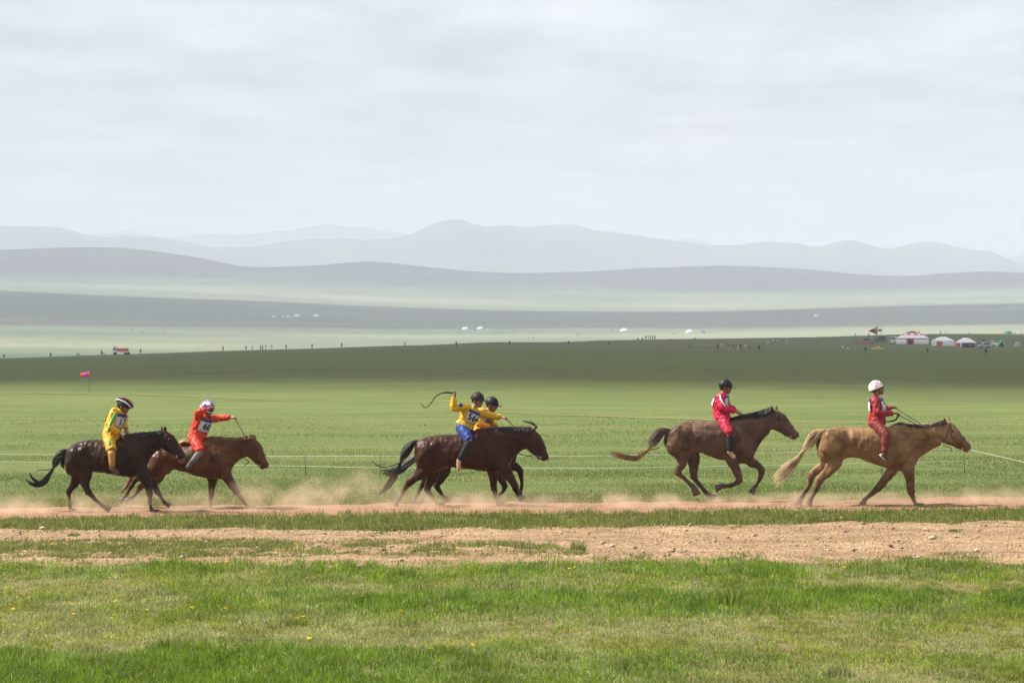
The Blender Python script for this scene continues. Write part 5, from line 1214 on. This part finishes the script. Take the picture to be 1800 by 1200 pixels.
flag(1542.5, 606, 571.5, [(1542, 572.5, 589), (1537, 577, 586), (1532, 578.5, 583.5), (1527, 582, 583.5)], 'large waving red, blue and yellow flag beside the parked cars', [(fy_, 0, 0.3), (fcr, 0.3, 0.55), (fnv, 0.55, 0.75), (fcr, 0.75, 1.0)], 0.06)
flag(1549.6, 612, 576, [(1549.4, 577.5, 582.5), (1546, 578, 582.6), (1543.2, 578.2, 582.2)], 'small faded pink flag on a tall pole above the yellow platform', [(fp_, 0, 1.0)], 0.05)
q, s = sized(1543, 613.8); ylw = mat('platform_yellow', (0.62, 0.42, 0.08), 0.7, 0.2)
pf = empty('platform', q); tag(pf, 'low yellow platform standing on the grass below the flags', 'platform')
Geo().prism([(-11 / s, 0.25), (-9.5 / s, 0.0), (9.5 / s, 0.0), (11 / s, 0.25), (10 / s, 0.5), (-10 / s, 0.5)], -0.9, 0.9).build('deck', ylw, pf, smooth=False)
Geo().prism([(-3.2 / s, 0.5), (-2.6 / s, 0.95), (2.2 / s, 0.95), (2.8 / s, 0.5)], -0.5, 0.5).build('seat_block', ylw, pf, smooth=False)
q, s = sized(1519, 604.6); bar = empty('barrier', q); tag(bar, 'row of orange plastic barrier netting in front of the blue-grey car', 'barrier'); onet = mat('net_orange', (0.5, 0.11, 0.03), 0.8, 0.1)
for k in range(5): Geo().box(((-12 + 5.4 * k) / s, 0.05 * (k % 2), 0.34 + 0.08 * (k % 2)), (5.0 / s, 0.12, 0.75)).build('panel', onet, bar, smooth=False); Geo().tube([((-14.6 + 5.4 * k) / s, 0, -0.1, 0.05), ((-14.6 + 5.4 * k) / s, 0, 0.95, 0.05)], n=5).build('post', stake_mat, bar)

# spectators: one figure mesh per pose, its clothing colours set object by object
def figure(pose):
    g = Geo(); step = 0.14 if pose == 'walk' else 0.03
    if pose == 'sit':
        for s_ in (-1, 1): g.tube([(0, s_ * 0.1, 0.14, 0.1), (0.36, s_ * 0.14, 0.42, 0.075), (0.52, s_ * 0.13, 0.06, 0.05), (0.64, s_ * 0.13, 0.04, 0.04)], n=6, mat=0)
        z0 = 0.12; lean = 0.1
    else:
        for s_ in (-1, 1): g.tube([(0, s_ * 0.09, 0.88, 0.1), (s_ * step * 0.6, s_ * 0.1, 0.46, 0.075), (s_ * step - 0.02, s_ * 0.1, 0.06, 0.05), (s_ * step + 0.13, s_ * 0.1, 0.03, 0.04)], n=6, mat=0)
        z0 = 0.85; lean = 0.02
    g.tube([(0, 0, z0 - 0.02, 0.15), (lean * 0.4, 0, z0 + 0.2, 0.15), (lean, 0, z0 + 0.45, 0.19), (lean * 1.1, 0, z0 + 0.58, 0.1), (lean * 1.1, 0, z0 + 0.63, 0.06)], n=8, mat=1)
    for s_ in (-1, 1):
        g.tube([(lean, s_ * 0.19, z0 + 0.5, 0.065), (lean + 0.02, s_ * 0.27, z0 + 0.24, 0.052), (lean + 0.14, s_ * 0.24, z0 + 0.02, 0.042)], n=6, mat=1)
        g.ball((lean + 0.17, s_ * 0.235, z0 - 0.03), 0.045, n=6, m=4, mat=2)
    g.tube([(lean * 1.1, 0, z0 + 0.6, 0.05), (lean * 1.2, 0, z0 + 0.7, 0.05)], n=6, mat=2)
    g.ball((lean * 1.3 + 0.015, 0, z0 + 0.78), (0.1, 0.082, 0.115), n=8, m=6, mat=2); g.ball((lean * 1.3 - 0.01, 0, z0 + 0.81), (0.105, 0.09, 0.1), n=8, m=5, mat=3, hi=R(100))
    me = g.mesh('figure_' + pose)
    for k in range(4): me.materials.append(None)
    me.polygons.foreach_set('use_smooth', np.ones(len(me.polygons), bool)); return me
FIG = {k: figure(k) for k in ('stand', 'walk', 'sit')}
CC = {'dark': (0.018, 0.02, 0.025), 'grey': (0.14, 0.14, 0.15), 'white': (0.6, 0.6, 0.6), 'red': (0.35, 0.03, 0.03), 'blue': (0.05, 0.07, 0.2), 'teal': (0.06, 0.28, 0.3), 'pale': (0.4, 0.42, 0.45), 'brown': (0.08, 0.05, 0.035)}
CM = {k: mat('clothes_' + k, v, 0.85, 0.15) for k, v in CC.items()}
def spect(px, py, h, top, leg_, label, group, pose='stand'):
    q = hit(px, py); dd = q.y - 14; q = Vector(((px - 900) / FPX * dd, dd, tz((px - 900) / FPX * dd, dd))); o = bpy.data.objects.new('person', FIG[pose]); COL.objects.link(o); o.location = q - Vector((0, 0, 0.03))
    full = 1.02 if pose == 'sit' else 1.74; tgt = h * q.y / FPX; k = max(0.8, min(1.15, tgt / full)); o.scale = (k, k, k); o.rotation_euler[2] = random.uniform(0, 6.28)
    for i, m in enumerate((CM[leg_], CM[top], skin, hair_mat)): o.material_slots[i].link = 'OBJECT'; o.material_slots[i].material = m
    tag(o, label, 'person', group)
lone = 'lone spectators spread along the crest'
for row in (
    (7, 630.5, 9.4, 'dark', 'brown', 'person in dark clothes at the far left end of the crest', lone, 'walk'),
    (89, 627.5, 9.6, 'dark', 'dark', 'person in dark clothes left of the white car on the crest', lone, 'walk'),
    (178.5, 623.5, 9.0, 'dark', 'dark', 'person in dark clothes beside the white car and fire truck', lone),
    (247, 621.8, 9.6, 'dark', 'dark', 'person in dark clothes just right of the fire truck', lone),
    (392, 616.2, 9.4, 'dark', 'dark', 'person in dark clothes above the rider in orange', lone),
    (432.5, 614.8, 9.0, 'grey', 'brown', 'person in grey left of the small cluster on the crest', lone, 'walk'),
    (443.5, 614.4, 8.8, 'pale', 'grey', 'person in pale grey close to the small cluster', lone),
    (457.8, 614.2, 9.2, 'red', 'dark', 'person in red within the small cluster on the crest', 'small cluster on the crest'),
    (461.6, 613.9, 9.6, 'white', 'dark', 'person in white within the small cluster on the crest', 'small cluster on the crest'),
    (467, 613.6, 9.2, 'blue', 'pale', 'person in navy within the small cluster on the crest', 'small cluster on the crest'),
    (478, 613.4, 9.0, 'grey', 'pale', 'person in grey right of the small cluster', lone),
    (503, 612.6, 9.2, 'dark', 'dark', 'first dark lone person right of the small cluster', lone),
    (548.6, 611.6, 9.4, 'dark', 'dark', 'second dark lone person right of the small cluster', lone),
    (600.5, 610.2, 9.4, 'dark', 'dark', 'broad dark person where the crest begins to rise', lone),
    (712, 608.6, 9.2, 'dark', 'dark', 'person in dark clothes on the crest above the swung whip', lone),
    (802.3, 608.4, 9.8, 'dark', 'brown', 'person in dark clothes on the slope above the two yellow riders', lone),
    (896, 606.8, 9.2, 'dark', 'dark', 'person in dark clothes in the middle of the crest', lone),
    (999.5, 605.4, 8.8, 'dark', 'dark', 'person in dark clothes left of the seated pair on the crest', lone),
    (1070, 606.4, 8.0, 'brown', 'dark', 'person in brown standing in the shaded grass near the seated pair', lone),
    (1121.5, 597, 5.4, 'dark', 'dark', 'left of the two dark people seated on the crest', 'seated pair on the crest', 'sit'),
    (1130, 596.6, 5.2, 'dark', 'dark', 'right of the two dark people seated on the crest', 'seated pair on the crest', 'sit'),
    (1135.2, 596.2, 9.4, 'dark', 'dark', 'leftmost standing person of the tall group on the crest', 'tall group on the crest'),
    (1140, 596, 8.4, 'pale', 'pale', 'person in pale grey of the tall group on the crest', 'tall group on the crest'),
    (1143.6, 596, 9.0, 'grey', 'dark', 'person in grey of the tall group on the crest', 'tall group on the crest'),
    (1147.4, 596, 9.6, 'blue', 'grey', 'person in navy of the tall group on the crest', 'tall group on the crest'),
    (1151, 596, 9.8, 'dark', 'dark', 'rightmost standing person of the tall group on the crest', 'tall group on the crest'),
    (1178, 598.4, 4.0, 'dark', 'dark', 'dark seated person right of the tall group', 'people seated in the shade', 'sit'),
    (1185.5, 599.4, 4.2, 'teal', 'dark', 'seated person in teal right of the tall group', 'people seated in the shade', 'sit'),
    (1221.5, 596.6, 4.8, 'dark', 'dark', 'lone dark person seated on the crest above the worn patch', 'people seated in the shade', 'sit'),
    (1212.5, 611.4, 8.0, 'red', 'brown', 'person in red at the left end of the worn patch', lone),
    (1261.5, 612.6, 8.6, 'dark', 'dark', 'dark standing person at the left of the crowd', 'crowd on the worn patch'),
    (1268, 609.8, 6.4, 'white', 'pale', 'person in white at the left of the crowd', 'crowd on the worn patch'),
    (1274.8, 611.4, 5.4, 'pale', 'grey', 'crouching person in pale clothes in the crowd', 'crowd on the worn patch', 'sit'),
    (1281.8, 613, 8.6, 'brown', 'pale', 'person in brown with pale trousers in the crowd', 'crowd on the worn patch'),
    (1289.6, 611.6, 8.6, 'dark', 'blue', 'dark person in the middle of the crowd', 'crowd on the worn patch'),
    (1295.2, 612.4, 9.6, 'blue', 'dark', 'tall person in navy in the crowd', 'crowd on the worn patch'),
    (1296.6, 614.2, 7.4, 'white', 'white', 'person all in white at the front of the crowd', 'crowd on the worn patch'),
    (1302, 612.2, 8.4, 'dark', 'dark', 'dark person right of the middle of the crowd', 'crowd on the worn patch'),
    (1310.2, 613.4, 8.8, 'white', 'pale', 'person in white at the right of the crowd', 'crowd on the worn patch'),
    (1318, 612.6, 5.2, 'grey', 'dark', 'crouching grey person at the right of the crowd', 'crowd on the worn patch', 'sit'),
    (1334.6, 615.4, 9.4, 'dark', 'dark', 'dark person standing apart at the right of the crowd', lone),
    (1349, 602.8, 5.4, 'white', 'white', 'leftmost crouching person of the pale group on the slope', 'pale group on the slope', 'sit'),
    (1359, 603.2, 9.0, 'white', 'dark', 'tallest person in white of the pale group on the slope', 'pale group on the slope'),
    (1365.3, 602.4, 6.8, 'white', 'red', 'person in white and red of the pale group on the slope', 'pale group on the slope'),
    (1376, 602, 8.6, 'teal', 'red', 'person in a teal top right of the pale group', 'pale group on the slope'),
    (1382, 602, 6.0, 'white', 'pale', 'rightmost person in white of the pale group on the slope', 'pale group on the slope', 'sit'),
    (1482, 612.4, 8.0, 'white', 'blue', 'person in white and navy sitting left of the yellow platform', 'people near the yellow platform', 'sit'),
    (1489.4, 613.4, 6.6, 'white', 'white', 'small person in white left of the yellow platform', 'people near the yellow platform', 'sit'),
    (1521.3, 619.8, 9.4, 'dark', 'grey', 'dark person standing left of the yellow platform', 'people standing below the camp'),
    (1630.5, 622.8, 9.4, 'dark', 'grey', 'dark person standing below the large and medium gers', 'people standing below the camp'),
    (1732.8, 624.8, 9.6, 'dark', 'grey', 'dark person standing below the silver car', 'people standing below the camp'),
    (1503.4, 592, 8.2, 'grey', 'pale', 'person in grey on the crest left of the big flag', 'people on the crest behind the camp', 'walk'),
    (1526.8, 592, 8.4, 'dark', 'dark', 'dark person on the crest under the big flag', 'people on the crest behind the camp'),
    (1594.5, 588.4, 7.6, 'dark', 'grey', 'person behind the left side of the large ger roof', 'people on the crest behind the camp'),
    (1616, 588.2, 8.0, 'blue', 'dark', 'person in navy behind the right side of the large ger roof', 'people on the crest behind the camp'),
    (1653.4, 587.6, 8.2, 'dark', 'dark', 'dark person standing on the crest above the medium ger', 'people on the crest behind the camp'),
    (1662.4, 587.6, 8.2, 'grey', 'pale', 'person in grey on the crest above the medium ger', 'people on the crest behind the camp', 'walk'),
    (1705, 586.6, 5.2, 'dark', 'dark', 'dark person seated on the crest above the open-sided ger', 'people on the crest behind the camp', 'sit'),
    (1694, 610.4, 7.8, 'blue', 'dark', 'person in navy at the left under the open-sided ger', 'people under the open-sided ger'),
    (1699.4, 610.8, 7.2, 'dark', 'dark', 'dark person in the middle under the open-sided ger', 'people under the open-sided ger'),
    (1704.8, 610.6, 7.6, 'pale', 'dark', 'person in pale top under the open-sided ger', 'people under the open-sided ger'),
    (1711.4, 610.6, 7.6, 'brown', 'dark', 'person in brown at the right under the open-sided ger', 'people under the open-sided ger')):
    spect(*row)

# grazing animals, tiny dark specks on the bright plain
def grazer():
    g = Geo(); g.tube([(-0.75, 0, 1.05, 0.2), (-0.6, 0, 1.02, 0.3), (0.0, 0, 0.98, 0.34), (0.55, 0, 1.05, 0.3), (0.75, 0, 1.1, 0.2)], n=8, smooth=2)
    g.tube([(0.6, 0, 1.15, 0.2), (0.95, 0, 0.9, 0.14), (1.15, 0, 0.5, 0.12), (1.22, 0, 0.25, 0.08)], n=8, smooth=2)
    for x in (-0.6, 0.5):
        for s_ in (-1, 1): g.tube([(x, s_ * 0.15, 0.95, 0.12), (x - 0.05, s_ * 0.16, 0.5, 0.07), (x, s_ * 0.16, 0.0, 0.06)], n=6)
    g.tube([(-0.8, 0, 1.1, 0.05), (-0.95, 0, 0.8, 0.06), (-0.95, 0, 0.4, 0.03)], n=5); return g.mesh('grazer')
gm = grazer(); gm.materials.append(mat('grazer_coat', (0.05, 0.035, 0.03), 0.8, 0.1)); gm.polygons.foreach_set('use_smooth', np.ones(len(gm.polygons), bool))
for px, py in ((58, 581), (122, 582.5), (219, 580), (231, 580.5), (250, 584), (288, 588.5), (436, 588), (505, 588), (538, 580.6), (684, 582), (693, 582.6), (873, 584.6), (881, 583.6), (903, 582), (909, 582.4), (917, 582.2), (925, 582.4), (942, 582.3), (950, 582.4), (955, 582.4), (930, 595.6), (937, 595.4), (950, 595.6), (1015, 588.8), (1183, 587.5)):
    q = hit(px, py, 1700, 5000); o = bpy.data.objects.new('grazing_horse', gm); COL.objects.link(o); o.location = q; o.rotation_euler[2] = random.uniform(0, 6.28)
    tag(o, 'tiny dark horse grazing far off on the bright valley plain', 'horse', 'horses grazing on the far plain')

# worn earth on the slope where the crowd stands
g = Geo(); n_ = 40; c0 = hit(1265, 610.5)
for i in range(n_ + 1):
    f = i / n_; px = 1150 + 200 * f; q1 = hit(px, 611.5 - 3.0 * math.sin(f * 3.0) + random.uniform(-0.25, 0.25)); w_ = (8 + 34 * math.sin(math.pi * f) ** 2) * (0.7 + 0.6 * random.random())
    for s_ in (-1, 1): yy = q1.y + s_ * w_; g.v.append((q1.x, yy, tz(q1.x, yy) + 0.12))
    if i: k = len(g.v); g.f.append((k - 4, k - 3, k - 1, k - 2)); g.m.append(0)
o = g.build('worn_earth', mat('worn_soil', (0.12, 0.1, 0.05), 0.95, 0.1, col2=(0.2, 0.14, 0.08), vscale=0.3)); tag(o, kind='structure')

# ------------------------------------------------------------------ tufts and flowers in the foreground
def tuft(px, py, h, n, spread, cols, label, lean=0.35):
    d = EYE * FPX / (py - HOR); x = (px - 900) / FPX * d; g = Geo()
    me_v, me_f, tint = [], [], []
    for k in range(n):
        a = random.uniform(0, 6.28); rr = spread * math.sqrt(random.random()); bx, by = rr * math.cos(a), rr * math.sin(a); L = h * random.uniform(0.35, 1.1) * (1 - 0.55 * (rr / spread) ** 2); le = (lean + 0.5 * rr / spread) * L * random.random(); la = a + random.uniform(-0.6, 0.6); w = random.uniform(0.003, 0.006); wa = random.uniform(-0.8, 0.8)
        c, s_ = math.cos(wa) * w, math.sin(wa) * w; b = len(g.v)
        m1 = (bx + 0.35 * le * math.cos(la), by + 0.35 * le * math.sin(la), 0.6 * L); t1 = (bx + le * math.cos(la), by + le * math.sin(la), L)
        g.v += [(bx - c, by - s_, -0.01), (bx + c, by + s_, -0.01), (m1[0] + c * .8, m1[1] + s_ * .8, m1[2]), (m1[0] - c * .8, m1[1] - s_ * .8, m1[2]), t1]; g.f += [(b, b + 1, b + 2, b + 3), (b + 3, b + 2, b + 4)]; g.m += [0, 0]
        q = np.array(cols[k % len(cols)]) * random.uniform(0.7, 1.3); tint += [(*q, 1)] * 5
    me = g.mesh('grass_tuft'); ca = me.color_attributes.new('tint', 'FLOAT_COLOR', 'POINT'); ca.data.foreach_set('color', np.array(tint, np.float32).ravel())
    o = mesh_obj('grass_tuft', me, blade_mat); o.location = (x, d, 0.025 if 925 < py < 990 else 0.0); tag(o, label, 'grass tuft', 'tufts of grass on and beside the road')
GR = [(0.18, 0.2, 0.06), (0.24, 0.25, 0.11), (0.13, 0.16, 0.045)]; GL = [(0.13, 0.2, 0.014), (0.09, 0.15, 0.012), (0.17, 0.22, 0.04)]
for a in ((1016, 972, 0.19, 160, 0.09, GR, 'tall upright grass tuft standing alone on the dirt road', 0.3), (918, 968, 0.10, 220, 0.16, GR, 'bushy low tuft at the right end of the green strip on the road'), (962, 964, 0.07, 160, 0.12, GR, 'small tuft just left of the tall upright one on the road'),
          (1283, 988, 0.06, 140, 0.16, GR, 'low grey-green tuft at the near road edge under the pink rider'), (655, 966, 0.08, 180, 0.14, GR, 'bluish tuft on the road strip left of the middle'), (779, 948, 0.045, 90, 0.09, GR, 'small dark tuft at the far side of the road'), (1174, 984, 0.09, 40, 0.05, GR, 'thin wispy tuft at the near road edge right of the tall tuft'),
          (1700, 980, 0.06, 420, 0.45, GR, 'broad flattened tuft at the right end of the road'), (1682, 936, 0.05, 110, 0.12, GR, 'small tuft on the road near the right edge'), (1285, 1070, 0.26, 260, 0.22, GL, 'tall dark green tuft in the lush band of the foreground'), (1240, 1072, 0.22, 160, 0.16, GL, 'tall tuft just left of the tallest one in the foreground'),
          (1515, 913, 0.14, 200, 0.16, GL, 'dark bushy tuft on the grass strip below the leading horse'), (1712, 910, 0.13, 160, 0.15, GL, 'dark bushy tuft on the grass strip near the right edge'), (270, 930, 0.13, 160, 0.14, GR, 'bushy tuft on the grass strip below the chestnut horse'), (130, 944, 0.05, 140, 0.09, GR, 'dark low tuft on the left end of the road'),
          (300, 1152, 0.2, 200, 0.18, GL, 'tall tuft in the near left of the foreground'), (860, 1180, 0.18, 220, 0.2, GL, 'tall tuft at the bottom edge in the middle'), (1475, 1192, 0.13, 110, 0.13, GR, 'wispy tuft at the bottom edge right of the middle')): tuft(*a)
def flower_mesh(h):
    g = Geo(); g.tube([(0, 0, 0, 0.002), (0.004, 0, h * 0.6, 0.002), (0, 0.003, h, 0.002)], n=4, mat=0)
    for k in range(9):
        a = k * 0.698; b = len(g.v); r = 0.017; g.v += [(0, 0, h), (r * math.cos(a - 0.3), r * math.sin(a - 0.3), h + 0.006), (r * 1.15 * math.cos(a), r * 1.15 * math.sin(a), h + 0.004), (r * math.cos(a + 0.3), r * math.sin(a + 0.3), h + 0.006)]; g.f.append((b, b + 1, b + 2, b + 3)); g.m.append(1)
    g.ball((0, 0, h + 0.004), (0.009, 0.009, 0.006), n=8, m=5, mat=1); return g.mesh('flower')
fm = flower_mesh(0.075); fm.materials.append(mat('stem_green', (0.08, 0.14, 0.03), 0.7, 0.2)); fm.materials.append(mat('petal_yellow', (0.78, 0.5, 0.01), 0.6, 0.2, trans=0.3))
spots = [(33, 1048), (60, 1050), (18, 1064), (112, 1062), (23, 1072), (212, 1058), (150, 1078), (128, 1080), (258, 1078), (200, 1082), (72, 1107), (195, 1095), (334, 1072), (397, 1074), (520, 1092), (535, 1092), (546, 1128), (93, 959), (112, 960), (36, 976), (195, 975), (227, 978), (323, 985), (398, 988), (485, 972), (562, 970), (520, 958), (800, 962), (820, 962), (836, 964), (902, 966), (700, 1078), (824, 1138), (736, 1152), (760, 1150), (771, 1156), (1156, 1062), (1480, 906), (1655, 901), (1460, 1092), (1012, 998), (1000, 1001), (1483, 1000)]
for px, py in spots:
    d = EYE * FPX / (py + 9 - HOR); o = bpy.data.objects.new('dandelion', fm); COL.objects.link(o); o.location = ((px - 900) / FPX * d, d, 0.0); o.rotation_euler = (R(random.uniform(-25, 25)) + R(18), R(random.uniform(-15, 15)), random.uniform(0, 6)); k = random.uniform(0.8, 1.3); o.scale = (k, k, k)
    tag(o, 'tiny yellow wildflower blooming in the grass of the foreground', 'flower', 'yellow wildflowers in the verge')

# ------------------------------------------------------------------ dust kicked up along the track
def dust_material():
    m = bpy.data.materials.new('dust'); m.use_nodes = True; nt = m.node_tree; nt.nodes.clear()
    o_ = N(nt, 'ShaderNodeOutputMaterial'); v = N(nt, 'ShaderNodeVolumePrincipled'); v.inputs['Color'].default_value = (0.93, 0.72, 0.52, 1); v.inputs['Anisotropy'].default_value = 0.3
    tcn = N(nt, 'ShaderNodeTexCoord'); ln = N(nt, 'ShaderNodeVectorMath', operation='LENGTH'); nt.links.new(tcn.outputs['Object'], ln.inputs[0])
    fall = N(nt, 'ShaderNodeMapRange', interpolation_type='SMOOTHSTEP'); nt.links.new(ln.outputs['Value'], fall.inputs[0]); fall.inputs[1].default_value = 1.0; fall.inputs[2].default_value = 0.1; fall.inputs[3].default_value = 0.0; fall.inputs[4].default_value = 1.0
    geo = N(nt, 'ShaderNodeNewGeometry'); no = N(nt, 'ShaderNodeTexNoise'); no.inputs['Scale'].default_value = 2.6; no.inputs['Detail'].default_value = 4; nt.links.new(geo.outputs['Position'], no.inputs['Vector'])
    cl_ = N(nt, 'ShaderNodeMapRange'); nt.links.new(no.outputs[0], cl_.inputs[0]); cl_.inputs[1].default_value = 0.45; cl_.inputs[2].default_value = 0.68; cl_.inputs[3].default_value = 0.0; cl_.inputs[4].default_value = 1.0
    oi = N(nt, 'ShaderNodeObjectInfo'); sepc = N(nt, 'ShaderNodeSeparateColor'); nt.links.new(oi.outputs['Color'], sepc.inputs[0])
    m1 = N(nt, 'ShaderNodeMath', operation='MULTIPLY'); nt.links.new(fall.outputs[0], m1.inputs[0]); nt.links.new(cl_.outputs[0], m1.inputs[1])
    m2 = N(nt, 'ShaderNodeMath', operation='MULTIPLY'); nt.links.new(m1.outputs[0], m2.inputs[0]); nt.links.new(sepc.outputs[0], m2.inputs[1])
    nt.links.new(m2.outputs[0], v.inputs['Density']); nt.links.new(v.outputs[0], o_.inputs['Volume']); return m
dm = dust_material(); dust_me = Geo().ball((0, 0, 0), 1.0, n=16, m=10).mesh('dust'); dust_me.materials.append(dm)
# photo position of the puff, its size in photo pixels, density per metre
for px, py, wpx, hpx, k in ((40, 893, 150, 46, 1.7), (170, 888, 130, 50, 1.6), (260, 885, 120, 52, 1.6), (345, 886, 130, 55, 1.8), (450, 876, 120, 74, 1.7), (560, 878, 170, 74, 1.7), (650, 862, 120, 80, 0.9), (720, 884, 130, 48, 2.0), (840, 885, 170, 42, 2.2), (960, 886, 150, 34, 1.8), (1075, 882, 140, 38, 1.9), (1172, 882, 60, 36, 2.4), (1290, 882, 170, 28, 2.0), (1420, 880, 160, 34, 2.2), (1560, 880, 190, 30, 2.0), (1730, 876, 230, 46, 1.5)):
    x0 = (px - 900) / FPX * 45; d = track_c(x0) - 0.35; s = FPX / d
    o = bpy.data.objects.new('dust', dust_me); COL.objects.link(o); zc_ = y2z(py, d); o.location = ((px - 900) / FPX * d, d, max(zc_, 0.05)); o.scale = (wpx / 2 / s * 1.25, 1.1, hpx / 2 / s * 1.3); o.color = (k * 1.1, 0, 0, 1)
    tag(o, 'pale reddish dust hanging over the race track', 'dust', kind='stuff')
